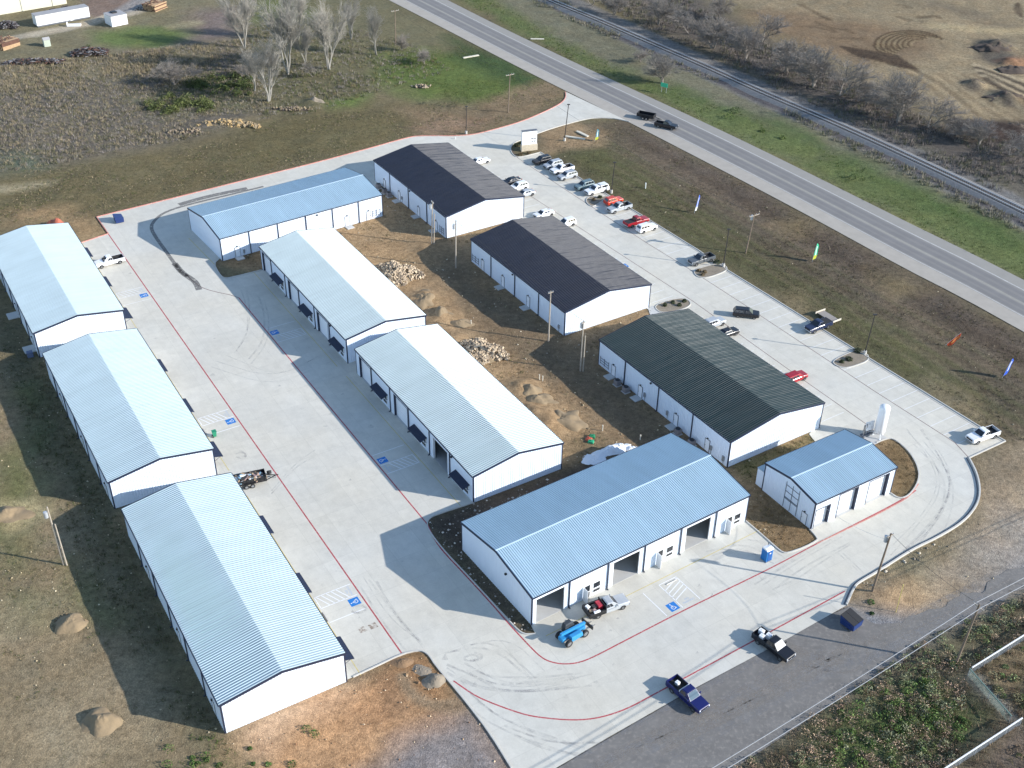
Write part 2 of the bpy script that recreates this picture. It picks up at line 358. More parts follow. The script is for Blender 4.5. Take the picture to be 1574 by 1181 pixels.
def make_ground():
    xs = np.concatenate([[-3000, -1500, -700, -400, -300, -250, -220], np.arange(-200, 200.1, .65), [220, 250, 300, 400, 700, 1500, 3000]])
    ys = np.concatenate([[-1500, -600, -200, 0, 30, 50], np.arange(62, 250, .6), np.arange(250, 420, .8), [440, 480, 550, 700, 1000, 2000, 4000]])
    X, Y = np.meshgrid(xs, ys, indexing='ij'); nx, ny = X.shape
    x = X.ravel(); y = Y.ravel()
    n1 = vnoise(x, y, 9, 1, 5); n2 = vnoise(x, y, 30, 2, 4); n3 = vnoise(x, y, 3, 3, 3)
    col = np.zeros((x.size, 4)); base = C(116, 106, 82)
    col[:, :3] = base; col[:, 3] = .6
    wob = (n1 - .5) * 2
    def area(px, rgb, soft=3.0, amp=5.0, green=None, strength=1.0, mod=None):
        poly = P2(px)
        bx = [p[0] for p in poly]; by = [p[1] for p in poly]; mg = soft + amp + 1
        idx = np.where((x > min(bx)-mg) & (x < max(bx)+mg) & (y > min(by)-mg) & (y < max(by)+mg))[0]
        if not len(idx): return
        xx, yy = x[idx], y[idx]; d = segdist(xx, yy, poly, True); s = np.where(pip(xx, yy, poly), d, -d)
        wgt = np.clip((s + wob[idx]*amp) / soft * .5 + .5, 0, 1) * strength
        if mod is not None: wgt = wgt * np.clip((mod[idx] - .42) * 6, 0, 1)
        wgt = wgt[:, None]; c = np.array(C(*rgb))
        col[idx, :3] = col[idx, :3] * (1-wgt) + c * wgt
        if green is not None: col[idx, 3] = col[idx, 3] * (1-wgt[:, 0]) + green * wgt[:, 0]
    def stroke(px, wd, rgb, st=.6, soft=.6, amp=.3):
        poly = P2(px) if isinstance(px[0], tuple) and len(px[0]) == 2 and abs(px[0][0]) < 1e5 else px
        poly = chaikin(poly, 2)
        bx = [p[0] for p in poly]; by = [p[1] for p in poly]; mg = wd + 2
        idx = np.where((x > min(bx)-mg) & (x < max(bx)+mg) & (y > min(by)-mg) & (y < max(by)+mg))[0]
        d = segdist(x[idx], y[idx], poly, False) + wob[idx]*amp
        wgt = (np.clip((wd/2 + soft/2 - d) / soft, 0, 1) * st)[:, None]; c = np.array(C(*rgb))
        col[idx, :3] = col[idx, :3] * (1-wgt) + c * wgt
    # far left fields
    area([(-200,-60),(420,-60),(400,70),(250,75),(0,115),(-200,130)], (124,116,92), 6, 6, .4)
    area([(130,-20),(240,-20),(205,22),(150,30),(125,20)], (130,112,100), 2, 1, 0)
    area([(140,48),(240,40),(330,48),(240,80),(150,66)], (104,116,70), 3, 4, .9)
    stroke([(-60,70),(0,62),(60,52),(130,38),(170,24),(210,20),(240,0),(260,-20)], 5, (178,166,146), .9, 2)
    stroke([(190,16),(225,-4),(240,-20)], 6, (150,146,142), .8, 2)
    area([(300,20),(370,10),(380,60),(280,70)], (126,112,104), 6, 6, .1)
    stroke([(268,40),(300,36)], 5, (160,150,118), .6, 3)
    # weed field
    area([(-200,130),(0,98),(60,108),(160,85),(260,72),(380,60),(400,180),(380,190),(270,218),(150,240),(-200,330)], (112,104,93), 5, 5, .3)
    area([(0,105),(160,88),(330,70),(330,95),(160,120),(0,140)], (132,122,96), 4, 5, .4, .8)
    area([(200,150),(300,120),(380,112),(410,160),(330,172),(260,178)], (104,106,74), 4, 4, .8, .7)
    area([(0,235),(60,225),(80,262),(0,275)], (94,104,86), 4, 4, .6, .8)
    # tree belt and lawn toward the highway
    area([(380,-40),(620,-40),(700,70),(620,110),(480,180),(400,170)], (112,106,82), 6, 8, .8)
    area([(400,0),(470,0),(480,30),(400,40)], (98,106,66), 4, 5, 1, .8)
    area([(585,85),(700,80),(800,110),(850,150),(770,165),(640,150),(580,120)], (96,108,60), 5, 6, 1)
    area([(690,55),(760,80),(860,138),(800,138),(700,88)], (68,84,52), 4, 3, 1)
    area([(500,155),(560,145),(560,170),(510,172)], (104,120,66), 3, 3, 1)
    # verge north of the drive
    area([(-200,290),(0,272),(300,228),(430,185),(560,160),(700,168),(740,205),(650,205),(560,228),(150,332),(0,345),(-200,380)], (108,98,72), 4, 4, .7)
    area([(610,168),(720,162),(850,120),(872,142),(860,156),(780,190),(700,206),(640,203)], (130,112,88), 3, 4, .3)
    area([(-20,292),(40,284),(90,276),(80,283),(20,296)], (172,158,128), 2, 2, .1, .8)
    area([(0,322),(100,315),(150,335),(166,358),(125,374),(98,345),(60,340),(0,352)], (152,128,96), 3, 3, .1)
    area([(360,190),(500,172),(620,185),(560,225),(360,262)], (106,98,70), 4, 4, .8, .5)
    # pastel dirt patches near the entry
    area([(620,195),(690,180),(760,180),(740,200),(650,206)], (146,120,98), 3, 3, .1, .7)
    # strip between parking and highway
    area([(830,205),(960,184),(1180,300),(1400,422),(1650,560),(1650,720),(1545,678),(1508,655),(1339,550),(1118,412),(830,232)], (100,90,74), 2, 2, .5)
    area([(850,235),(930,225),(1000,270),(1150,370),(1300,470),(1440,560),(1560,640),(1508,655),(1415,598),(1180,450),(1000,338),(900,270)], (92,90,62), 4, 4, 1)
    area([(960,190),(1180,300),(1400,420),(1650,560),(1650,620),(1400,480),(1180,360),(1000,240)], (98,86,76), 4, 4, .3, .8)
    stroke([(1000,240),(1180,345),(1400,480),(1600,600)], 5, (118,104,88), .5, 4)
    stroke([(980,215),(1180,330),(1400,455),(1600,570)], 3, (76,66,56), .5, 2)
    for k in range(16):
        o_ = -12 + k*5.5; c_ = (82,72,60) if k % 3 == 0 else (122,108,90) if k % 3 == 1 else (92,92,62)
        stroke([(930+o_*.2,215+o_*.9),(1100+o_*.1,310+o_),(1300,425+o_*1.1),(1500,540+o_*1.3),(1640,620+o_*1.5)], random.uniform(.6, 1.5), c_, random.uniform(.25, .5), .6, .35)
    for k in range(10):
        stroke([(60+k*3,1181),(90+k*9,1100-k*4),(60+k*10,980+k*5),(20,900+k*12)], .7, (120,108,86) if k % 2 else (164,148,120), .3, .6, .3)
    area([(1190,340),(1225,325),(1260,345),(1240,370),(1200,360)], (130,114,86), 3, 3, .2, .7)
    area([(1330,410),(1380,420),(1420,445),(1380,455),(1340,430)], (124,110,82), 3, 3, .2, .7)
    area([(836,203),(880,190),(935,205),(925,225),(870,228),(835,240)], (146,124,96), 2, 2, .1)
    area([(1174,448),(1230,450),(1260,490),(1240,500)], (136,120,94), 3, 3, .1, .7)
    area([(1430,590),(1490,615),(1530,650),(1505,655),(1440,618)], (150,134,108), 3, 3, .1, .8)
    # dirt lot on the right
    area([(1492,700),(1545,678),(1650,640),(1700,900),(1500,950),(1330,955),(1303,931),(1318,900),(1440,830),(1505,800)], (160,142,118), 3, 3, .15)
    area([(1500,700),(1574,690),(1574,730),(1510,740)], (120,104,82), 4, 4, .3, .7)
    area([(1330,880),(1440,828),(1470,850),(1380,905)], (126,116,90), 3, 4, .6, .8)
    area([(1318,905),(1360,900),(1440,920),(1400,955),(1330,950)], (176,146,112), 3, 3, .1, .8)
    area([(1470,880),(1574,800),(1650,800),(1650,900),(1500,930)], (150,146,142), 4, 4, .1, .7)
    # asphalt surroundings at the bottom right
    area([(840,1192),(1303,931),(1420,950),(1574,870),(1700,830),(1700,930),(1574,905),(1510,945),(1300,1070),(1180,1150),(1000,1260)], (134,132,132), 2, 1, 0)
    # weeds at the bottom right
    area([(1085,1190),(1180,1140),(1300,1060),(1420,985),(1510,940),(1650,870),(1700,1200),(1500,1400),(1000,1400)], (104,98,78), 3, 3, .9)
    area([(1300,1090),(1420,1040),(1520,1090),(1500,1140),(1380,1181),(1270,1181)], (84,100,56), 3, 4, 1, .8)
    area([(1520,1040),(1574,1010),(1574,1100),(1550,1110)], (150,126,98), 3, 3, .5, .9)
    stroke([(1500,1045),(1530,1075),(1565,1110)], 2, (150,146,136), .8, 1)
    area([(1520,1130),(1620,1090),(1620,1250),(1480,1181)], (110,98,86), 3, 3, .2)
    # bottom centre
    area([(345,1130),(531,1048),(641,1001),(660,1006),(697,1056),(760,1140),(790,1185),(780,1260),(250,1260),(320,1150)], (186,146,108), 2, 2, .05)
    area([(350,1125),(520,1052),(560,1040),(540,1080),(440,1110),(380,1150)], (200,168,138), 3, 3, 0, .9)
    area([(510,1075),(600,1040),(640,1090),(600,1130),(520,1120)], (184,140,102), 3, 3, 0, .8)
    area([(590,1014),(640,1002),(672,1025),(690,1060),(700,1090),(660,1105),(625,1060),(600,1030)], (152,116,82), 2, 2, 0, .9)
    area([(540,1200),(600,1160),(640,1125),(720,1088),(760,1130),(792,1190),(780,1260),(500,1260)], (140,132,128), 3, 3, 0)
    for k in range(7):
        a = k * 3.2
        stroke([(612+a*.5,1040-a*.2),(622+a*.6,1062+a*.1),(650+a,1085-a*.1),(690+a,1096-a*1.1),(712,1092-a*1.6)], .8, (120,98,74) if k % 2 else (176,150,120), .5, .6, .2)
    for k in range(4):
        stroke([(575+k*7,1040-k*4),(590+k*7,1060-k*4),(596+k*9,1100-k*3)], .6, (132,104,80), .4, .6, .2)
    area([(255,1120),(340,1132),(350,1185),(250,1185)], (94,102,66), 3, 4, 1, .8)
    # yard left of the left-hand row
    area([(-200,500),(0,480),(60,550),(175,785),(345,1130),(330,1200),(-200,1260)], (140,124,98), 4, 4, .55)
    area([(0,480),(66,552),(178,785),(340,1128),(300,1128),(230,1020),(100,760),(40,640),(0,560)], (96,92,70), 3, 3, 1, .8)
    for q in ([(0,700),(30,690),(60,720),(40,800),(0,810)], [(0,830),(40,835),(50,880),(0,890)], [(100,860),(150,880),(170,960),(120,930)], [(20,910),(60,920),(70,960),(30,960)], [(40,600),(60,640),(80,700),(50,680)]):
        area(q, (100,104,66), 3, 4, 1, .8)
    area([(0,780),(40,775),(60,790),(20,810)], (186,168,128), 2, 2, 0, .8)
    for q in ([(0,930),(80,920),(60,1000),(0,1010)], [(60,1060),(150,1050),(160,1181),(40,1181)], [(180,1010),(250,1080),(230,1110),(160,1060)]):
        area(q, (150,134,108), 4, 5, .2, .6)
    # courtyard
    yard = [(331,404),(402,416),(533,559),(546,577),(728,773),(860,722),(1000,690),(1100,740),(1200,850),(1430,720),(1360,670),(1258,660),(996,474),(804,334),(700,300),(587,300)]
    area(yard, (168,140,106), 1.5, 1, .35)
    area([(560,340),(640,330),(700,420),(600,400)], (156,130,98), 3, 3, .1, .8)
    area([(686,367),(724,404),(866,516),(996,474),(917,560),(1116,717),(1060,760),(900,640),(780,560),(650,420)], (112,98,80), 4, 4, .6, .8)
    area([(600,440),(700,520),(860,660),(820,680),(700,560),(590,460)], (158,134,106), 3, 3, .2, .7)
    area([(330,402),(402,414),(402,380),(340,395)], (126,108,84), 2, 1, .3)
    area([(655,800),(730,770),(870,716),(930,690),(1030,705),(720,850),(816,960),(823,976),(800,975),(657,812)], (88,78,68), 1.5, 1, .2)
    area([(840,690),(900,660),(960,690),(880,715)], (116,104,82), 2, 3, .8, .7)
    area([(1146,801),(1210,851),(1260,832),(1240,808),(1180,720),(1150,740)], (134,112,84), 2, 2, .1)
    area([(1370,756),(1385,768),(1400,762),(1414,730),(1400,695),(1376,676),(1350,682)], (124,104,76), 2, 1, .3)
    area([(1120,712),(1258,662),(1300,668),(1180,715),(1150,740)], (104,98,66), 2, 2, 1)
    area([(804,334),(850,330),(996,474),(868,520),(720,366),(686,368)], (128,110,84), 2, 2, .4, .6)
    # north of the highway
    area([(687,-60),(850,72),(1180,225),(1700,500),(1700,300),(1350,190),(1000,75),(780,-60)], (118,114,94), 3, 3, .8)
    area([(690,-10),(850,80),(1180,233),(1650,475),(1650,400),(1400,285),(1180,190),(1000,125),(850,55),(740,-10)], (100,108,68), 4, 5, .9)
    area([(1180,250),(1400,345),(1574,440),(1574,455),(1400,360),(1180,240)], (146,136,92), 3, 3, .3, .6)
    area([(1000,125),(1200,200),(1400,300),(1574,390),(1574,375),(1400,285),(1200,185)], (74,92,52), 4, 6, 1, .7)
    area([(930,-60),(1000,40),(1180,128),(1400,230),(1700,350),(1700,215),(1574,185),(1450,190),(1330,135),(1180,60),(1080,0),(1040,-60)], (98,91,84), 6, 6, .3)
    area([(1010,-60),(1180,40),(1330,120),(1450,180),(1574,200),(1750,260),(1750,-80)], (146,130,104), 6, 6, .05)
    area([(1140,15),(1250,22),(1330,34),(1420,50),(1440,70),(1400,90),(1330,100),(1260,75),(1180,50)], (124,104,82), 5, 5, .1, .9)
    area([(1420,10),(1500,30),(1560,50),(1574,60),(1574,45),(1500,15),(1430,0)], (120,108,90), 3, 4, .3, .8)
    for k in range(7):
        rx_, ry_ = 52-6.5*k, 21-2.4*k
        stroke([(1398 + k*2 + rx_*math.cos(R(a)), 68 + ry_*math.sin(R(a))) for a in range(120 + k*6, 340 - k*8, 18)], 1.5, (76,60,46), .85, .6, .35)
        stroke([(1398 + k*2 + (rx_-3)*math.cos(R(a)), 68 + (ry_-1.2)*math.sin(R(a))) for a in range(120 + k*6, 340 - k*8, 18)], .9, (176,156,120), .5, .5, .3)
    for k in range(10):
        x0 = 1295 + k*9
        stroke([(x0,72+k*1.5),(x0+18,84+k*1.5),(x0+34,90+k*2)], 1.9, (70,58,48), .85, .8, .4)
    for k in range(12):
        x0 = 1380 + k*11
        j_ = random.uniform(-14, 14); stroke([(x0+j_,108+k*.6+j_*.4),(x0+46,140+j_*.5),(x0+100+j_*2,182+j_)], random.uniform(.8, 2.2), (118,100,78) if k % 2 else (172,154,122), random.uniform(.25, .55), .9, .6)
    for k in range(34):
        x0, y0 = random.uniform(1180, 1560), random.uniform(5, 150)
        if y0 > 30 + (x0-1180)*.36: continue
        a_ = random.uniform(-.2, .9); l_ = random.uniform(15, 60); q_ = [(x0, y0), (x0+l_*.4, y0+l_*.4*a_*.6+random.uniform(-3,3)), (x0+l_*.8, y0+l_*.8*a_*.5+random.uniform(-4,4)), (x0+l_, y0+l_*a_*.6)]
        stroke(q_, random.uniform(.8, 2.6), (96,80,62) if k % 3 else (182,164,130), random.uniform(.3, .7), .8, .7)
    for k in range(6):
        stroke([(1500+k*3,100+k*4),(1540,112+k*5),(1600,135+k*6)], 2.2, (74,64,56) if k % 2 else (178,160,130), .8, 1, .3)
    stroke([(1440,40),(1500,46),(1620,50)], 6, (176,158,122), .6, 4)
    for k in range(4):
        stroke([(1565,5),(1558+k*4,15),(1570,26)], 1.2, (98,84,68), .7, .8)
    for q in ([(1500,62),(1550,60),(1560,95),(1530,100),(1505,90)], [(1527,138),(1555,140),(1565,165),(1540,163)], [(1485,122),(1505,122),(1507,140),(1490,138)]):
        area(q, (80,76,72), 2, 3, 0, .8)
    area([(1535,95),(1574,88),(1600,110),(1560,112)], (150,104,76), 2, 3, 0, .6)
    area([(1465,192),(1530,186),(1600,190),(1600,225),(1500,215)], (74,62,56), 2, 4, 0, .9)
    # ballast shoulders
    stroke([(838,-10),(1000,66),(1177,146),(1350,221),(1518,301),(1640,362)], 13, (124,120,116), .9, 2, .4)
    stroke([(832,0),(995,74),(1172,154),(1345,230),(1513,310),(1640,375)], 4, (86,82,84), .9, 1.5, .3)
    # colour mottling
    f = .88 + .24 * n2; f2 = .86 + .28 * n1
    col[:, :3] *= (f * f2)[:, None]
    hue = (n3 - .5) * .10
    col[:, 0] *= 1 + hue; col[:, 2] *= 1 - hue
    # height
    z = (n1 - .5) * .5 + (n3 - .5) * .22
    dc = segdist(x, y, conc_outer, True)
    inside = pip(x, y, conc_outer) & ~pip(x, y, hole)
    dh = segdist(x, y, hole, True); d = np.minimum(dc, dh)
    for nm in BLD:
        q = [BP(nm, a, b) for a, b in ((0,0),(BLD[nm][3],0),(BLD[nm][3],BLD[nm][4]),(0,BLD[nm][4]))]; q = [(p.x, p.y) for p in q]
        ib = pip(x, y, q); d = np.where(ib, 0, np.minimum(d, segdist(x, y, q, True)))
    hw = P2([(597,0),(800,105.5),(1059.5,236),(1301,363.5),(1574,511),(1574,432),(1311,300),(978,140),(687,0)])
    hw = [(hw[0][0]-60, hw[0][1]+100)] + hw + [(hw[-1][0]-60, hw[-1][1]+100)]
    inside |= pip(x, y, hw); d = np.minimum(d, segdist(x, y, hw, True))
    asp = P2(ASPH); inside |= pip(x, y, asp); d = np.minimum(d, segdist(x, y, asp, True))
    z = z * np.clip(d / 6, 0, 1) - .03
    z = np.where(inside, -.08, z)
    # soil mounds and banks
    for px, py, r, h in MOUNDS:
        q = G(px, py); dd = np.hypot(x - q.x, y - q.y)
        z += np.where(inside, 0, h * np.clip(1 - dd / r, 0, 1) ** 1.3 * (.6 + .8 * n3) * np.clip((d - .8) / 2.5, 0, 1))
    co = np.stack([x, y, z], 1)
    me = bpy.data.meshes.new('ground')
    i = np.arange(nx-1)[:, None] * ny + np.arange(ny-1)[None, :]; i = i.ravel()
    quads = np.stack([i, i+ny, i+ny+1, i+1], 1).astype(np.int32)
    me.vertices.add(len(co)); me.vertices.foreach_set('co', co.ravel())
    me.loops.add(quads.size); me.loops.foreach_set('vertex_index', quads.ravel())
    me.polygons.add(len(quads)); me.polygons.foreach_set('loop_start', np.arange(0, quads.size, 4, dtype=np.int32))
    me.polygons.foreach_set('use_smooth', np.ones(len(quads), bool))
    me.update(calc_edges=True)
    ca = me.color_attributes.new('soil', 'FLOAT_COLOR', 'POINT'); ca.data.foreach_set('color', np.clip(col, 0, 1).ravel())
    me.materials.append(ground_material())
    o = bpy.data.objects.new('ground', me); COL.objects.link(o); o['kind'] = 'structure'
    return o

ASPH = [(840,1191),(1059,1064),(1207,984),(1303,930.5),(1318,938),(1345,962),(1385,958),(1430,944),(1500,905),(1574,868),(1660,828),(1660,862),(1574,905),(1510,942),(1420,988),(1300,1068),(1180,1148),(1100,1200),(1040,1240),(860,1230)]
MOUNDS = [(652,385,6,.6),(655,458,5,1.3),(678,490,5,1.5),(700,520,5,.9),(800,600,5,1.5),(825,640,6,1.4),(850,655,5,.8),(20,85,6,.4),
          (1530,72,7,2.2),(1545,150,6,1.8),(1495,130,4,1.4),(1500,200,8,1.6),(1560,205,9,2.0),(1555,98,6,1.5),(330,192,8,.8),(375,185,7,.8),(478,160,5,1.2),
          (1345,905,5,.5),(1390,885,6,.4),(1500,1060,5,.5),(1350,90,8,.6)]

make_ground()

# ------------------------------------------------------------------ flat sheets
def sheet(name, outer, holes, z, material, parent=None, kind='structure', label=None):
    loops = [[Vector((p[0], p[1], 0)) for p in outer]] + [[Vector((p[0], p[1], 0)) for p in h] for h in holes]
    tris = tessellate_polygon(loops); vs = [(v.x, v.y, z) for lp in loops for v in lp]
    me = bpy.data.meshes.new(name); me.from_pydata(vs, [], [tuple(t) for t in tris]); me.materials.append(material); me.update()
    if me.polygons and me.polygons[0].normal.z < 0: me.flip_normals()
    o = bpy.data.objects.new(name, me); COL.objects.link(o)
    if parent: o.parent = parent
    else: o['kind'] = kind
    return o
def offset_line(p, d):
    out = []; n = len(p)
    for i in range(n):
        a = Vector(p[max(i-1, 0)]); b = Vector(p[min(i+1, n-1)]); t = (b - a)
        if t.length < 1e-6: t = Vector((1, 0))
        t.normalize(); out.append((p[i][0] - t.y*d, p[i][1] + t.x*d))
    return out
def ribbon(name, pts, wd, material, z, parent=None, kind='structure'):
    a = offset_line(pts, wd/2); b = offset_line(pts, -wd/2); mb = MB()
    mb.v = [(q[0], q[1], z) for q in a] + [(q[0], q[1], z) for q in b]; n = len(pts)
    for i in range(n-1): mb.f.append((i, n+i, n+i+1, i+1)); mb.m.append(0)
    o = mb.build(name, material, parent)
    if not parent: o['kind'] = kind
    return o
def kerb(pts, material, wd=.17, ht=.15, side=0, name='kerb'):
    a = offset_line(pts, wd*(.5+side)); b = offset_line(pts, wd*(-.5+side)); n = len(pts); mb = MB()
    mb.v = [(q[0], q[1], -.05) for q in a] + [(q[0], q[1], ht) for q in a] + [(q[0], q[1], ht) for q in b] + [(q[0], q[1], -.05) for q in b]
    for i in range(n-1):
        for k in range(3): mb.f.append((k*n+i, (k+1)*n+i, (k+1)*n+i+1, k*n+i+1)); mb.m.append(0)
    mb.f.append((0, n, 2*n, 3*n)); mb.f.append((n-1, 4*n-1, 3*n-1, 2*n-1)); mb.m += [0, 0]
    o = mb.build(name, material); o['kind'] = 'structure'; return o

def rag(p):
    out = []; rr = random.Random(9)
    for i in range(len(p)-1):
        a, b = Vector(p[i]), Vector(p[i+1]); k = max(1, int((b-a).length/.7)); nrm = Vector((-(b-a).y, (b-a).x)).normalized()
        for j in range(k):
            q = a.lerp(b, j/k); am = mnoise.noise(Vector((q.x*.35, q.y*.35, 2)))*1.6 + mnoise.noise(Vector((q.x*1.3, q.y*1.3, 5)))*.5
            east = min(1, max(0, (q.x - 46.5)/4)) if q.y > 70 else 0
            out.append(tuple(q + nrm*am*east))
    return out + [tuple(p[-1])]
pave = sheet('pavement', conc_outer, [hole], .02, M['concrete'])
aspo = sheet('road', rag(chaikin(P2(ASPH[1:20]), 1)) + P2([(1100,1200),(1040,1240),(860,1230),(790,1191),(840,1191)]), [], 0.0, M['asphalt'])
# grey gravel apron at the bottom centre is part of the ground sheet

# kerbs
kerb(K_north, M['kerb_red'], .2, .15)
kerb(K_entry, M['kerb'], .16)
kerb(K_east[:-1], M['kerb'], .16); kerb(offset_line(K_east[:-1], -.55), M['kerb_dark'], .10, .028)
kerb(K_east[-2:], M['kerb'], .2)
kerb(K_bend, M['kerb'], .22, .3); kerb(offset_line(K_bend, -.34), M['kerb_dark'], .2, .03)
kerb(K_west[:-1], M['kerb'], .18); kerb(K_l1, M['kerb_red'], .16)
kerb(P2([(148.6,334),(166.5,359.7)]), M['kerb_red'], .16)
kerb(K_c1, M['kerb'], .16); kerb(K_c2[:14], M['kerb'], .16); kerb(K_c2[13:], M['kerb'], .16); kerb(K_c3, M['kerb'], .18)
kerb(K_c4, M['kerb'], .2)
kerb(chaikin(P2([(1411.6,744),(1398,763),(1384,772),(1340,795),(1255,836)]), 1), M['kerb_red'], .18, .05)

# painted lines on the pavement
def pline(px, wd, m, z=.024, smooth=False):
    p = P2(px) if not isinstance(px[0], Vector) else P2(px)
    if smooth: p = chaikin(p, 2)
    return ribbon('painted_line', p, wd, m, z, pave)
pline([(166.5,360),(617,1004)], .2, M['red_line'])
pline([(367,458),(656.7,806)], .2, M['red_line'])
pline([(656.7,806),(664,822),(677,844),(715,884),(757,930),(780,957),(810.5,990),(831,1010.6),(846,1018),(866,1021.5),(889,1019.5),(912,1010.6),(958,986.5),(1059.5,934),(1180,876.5),(1255,836),(1352,787),(1390,766.5),(1408,754)], .2, M['red_line'], smooth=True)
pline([(697,1047),(703,1051),(730,1070),(763,1084),(800,1097),(826,1103),(881.6,1108),(922,1104),(963,1090.6),(1001,1070),(1059.5,1038.6),(1161,984),(1298.5,909)], .2, M['red_line'], smooth=True)
pline([(813,300),(1064.6,463),(1213,569),(1290,623),(1331,652),(1345,664)], .13, M['faded_line'])
pline([(785,229),(796.5,243.6),(867.5,290.7),(935,335),(996,375),(1059.5,414),(1146,470),(1174,489),(1341.7,600),(1451,670),(1468,681),(1489,704)], .13, M['faded_line'])
pline([BP('M1', 0, -2.0), BP('M1', 39, -2.0)], .12, M['yellow_paint']); pline([BP('M2', 0, -2.0), BP('M2', 40, -2.0)], .12, M['yellow_paint'])
for k in ('L1', 'L2', 'L3'): pline([BP(k, 0, BLD[k][4] + 1.9), BP(k, BLD[k][3], BLD[k][4] + 1.9)], .12, M['yellow_paint'])
pline([BP('S', .5, -2.6), BP('S', 38.5, -2.6)], .12, M['yellow_paint'])
pline([BP('A1', -1.9, -1), BP('A1', -1.9, 13)], .14, M['yellow_paint'])
# stall lines, east side: between the drive line and the outer kerb
e0, e1 = Vector(P2([(867.5,290.7)])[0]), Vector(P2([(1468,681)])[0])
o0, o1 = Vector(P2([(894,275.9)])[0]), Vector(P2([(1508,657.5)])[0])
du = (e1 - e0).normalized(); dv = Vector((-du.y, du.x)); dist = (e1 - e0).length
if dv.x < 0: dv = -dv
k = -16.0
while k < dist + 1:
    a = e0 + du * k; s_ = ((o0 - a).dot(Vector((-(o1-o0).y, (o1-o0).x)).normalized())) / dv.dot(Vector((-(o1-o0).y, (o1-o0).x)).normalized())
    b = a + dv * (s_ - .3)
    ribbon('painted_line', [(a.x, a.y), (b.x, b.y)], .11, M['faint_paint'], .024, pave); k += 2.75
# stalls along the east walls of the dark-roofed buildings
for nm in ('D1', 'D2', 'D3'):
    u = 1.0
    while u < BLD[nm][3] + 3:
        pline([BP(nm, u, BLD[nm][4] + 1.6), BP(nm, u, BLD[nm][4] + 6.6)], .11, M['faint_paint']); u += 2.75
# accessible bays: (building, side sign, u of sign, stall side)
def text_mesh(name, txt, size, m, parent, origin, ax, ay, z):
    cu = bpy.data.curves.new(name, 'FONT'); cu.body = txt; cu.size = size; cu.align_x = 'CENTER'; cu.align_y = 'CENTER'
    ob = bpy.data.objects.new(name, cu); COL.objects.link(ob); bpy.context.view_layer.update()
    me = bpy.data.meshes.new_from_object(ob.evaluated_get(bpy.context.evaluated_depsgraph_get())); bpy.data.objects.remove(ob)
    me.materials.clear(); me.materials.append(m)
    for v in me.vertices:
        p = origin + ax * v.co.x + ay * v.co.y; v.co = (p.x, p.y, z)
    o = bpy.data.objects.new(name, me); COL.objects.link(o); o.parent = parent; return o
def wheelchair(c, ax, ay, sz=1.5):
    """blue square with the white wheelchair figure, facing along ay"""
    mb = MB(); h = sz/2
    q = lambda a, b, z: (c.x + ax.x*a + ay.x*b, c.y + ax.y*a + ay.y*b, z)
    mb.add([q(-h,-h,.026), q(h,-h,.026), q(h,h,.026), q(-h,h,.026)], [(0,1,2,3)], 0)
    s = sz
    def seg(a, b, wd):
        d = Vector((b[0]-a[0], b[1]-a[1])).normalized(); n_ = Vector((-d.y, d.x)) * wd / 2
        mb.add([q(a[0]*s-n_.x*s, a[1]*s-n_.y*s, .030), q(b[0]*s-n_.x*s, b[1]*s-n_.y*s, .030), q(b[0]*s+n_.x*s, b[1]*s+n_.y*s, .030), q(a[0]*s+n_.x*s, a[1]*s+n_.y*s, .030)], [(0,1,2,3)], 1)
    N = 18
    for i in range(N):
        t0 = R(120 + i*270/N); t1 = R(120 + (i+1)*270/N)
        seg((-.03 + .2*math.cos(t0), -.12 + .2*math.sin(t0)), (-.03 + .2*math.cos(t1), -.12 + .2*math.sin(t1)), .06)
    seg((-.06, .22), (-.03, -.08), .09); seg((-.03, -.07), (.17, -.08), .07); seg((.16, -.06), (.24, -.30), .07); seg((-.05, .08), (.13, .07), .05)
    mb.add([q(-.07*s + .065*s*math.cos(R(a)), .34*s + .065*s*math.sin(R(a)), .030) for a in range(0, 360, 36)], [tuple(range(10))], 1)
    return mb.build('wheelchair_symbol', [M['blue_paint'], M['white_paint']], pave)
def bay(nm, vfun, u0, aisle_dir, v0, v1, stall=2.9, aisle=2.3, faint=False, sign_v=None):
    """u0: line between stall and aisle; aisle lies toward aisle_dir, stall the other way; v distances out from the wall"""
    m = M['faint_paint'] if faint else M['white_paint']
    W = BLD[nm][4]; V = (lambda v: W + v) if vfun > 0 else (lambda v: -v)
    def ln(u, v, uu, vv, wd=.12): pline([BP(nm, u, V(v)), BP(nm, uu, V(vv))], wd, m, .026)
    ua = u0 + aisle_dir*aisle; us = u0 - aisle_dir*stall
    ln(u0, v0, u0, v1); ln(ua, v0, ua, v1); ln(us, v0, us, v1); ln(u0, v0, ua, v0)
    v = v0 + .2
    while v < v1 - 1.3 - .8:
        ln(u0, v + 1.1, ua, v + .0, .13); v += .72
    c = BP(nm, (u0 + us)/2 - aisle_dir*.0, V(v1 - .9)); c = BP(nm, u0 - aisle_dir*1.05, V(v1 - .85))
    o = BP(nm, 0, 0); ax = (BP(nm, 1, 0) - o).xy; ay = (BP(nm, 0, 1) - o).xy * (1 if vfun > 0 else -1)
    fx = ay.copy(); fxx = Vector((-ay.y, ay.x)) * 1.0
    face = -ay; right = Vector((face.y, -face.x))
    wheelchair(c, right, face, 1.45)
    tc = BP(nm, u0 + aisle_dir*aisle/2, V(v1 - .75))
    text_mesh('pavement_lettering', 'NO\nPARKING', .46, mat('pale_blue_lettering_paint', (.36, .44, .56), .7), pave, tc.xy, right, face, .026)
bay('M2', -1, 14.9, -1, 2.4, 7.9); bay('M1', -1, 14.9, -1, 2.4, 7.9, faint=True)
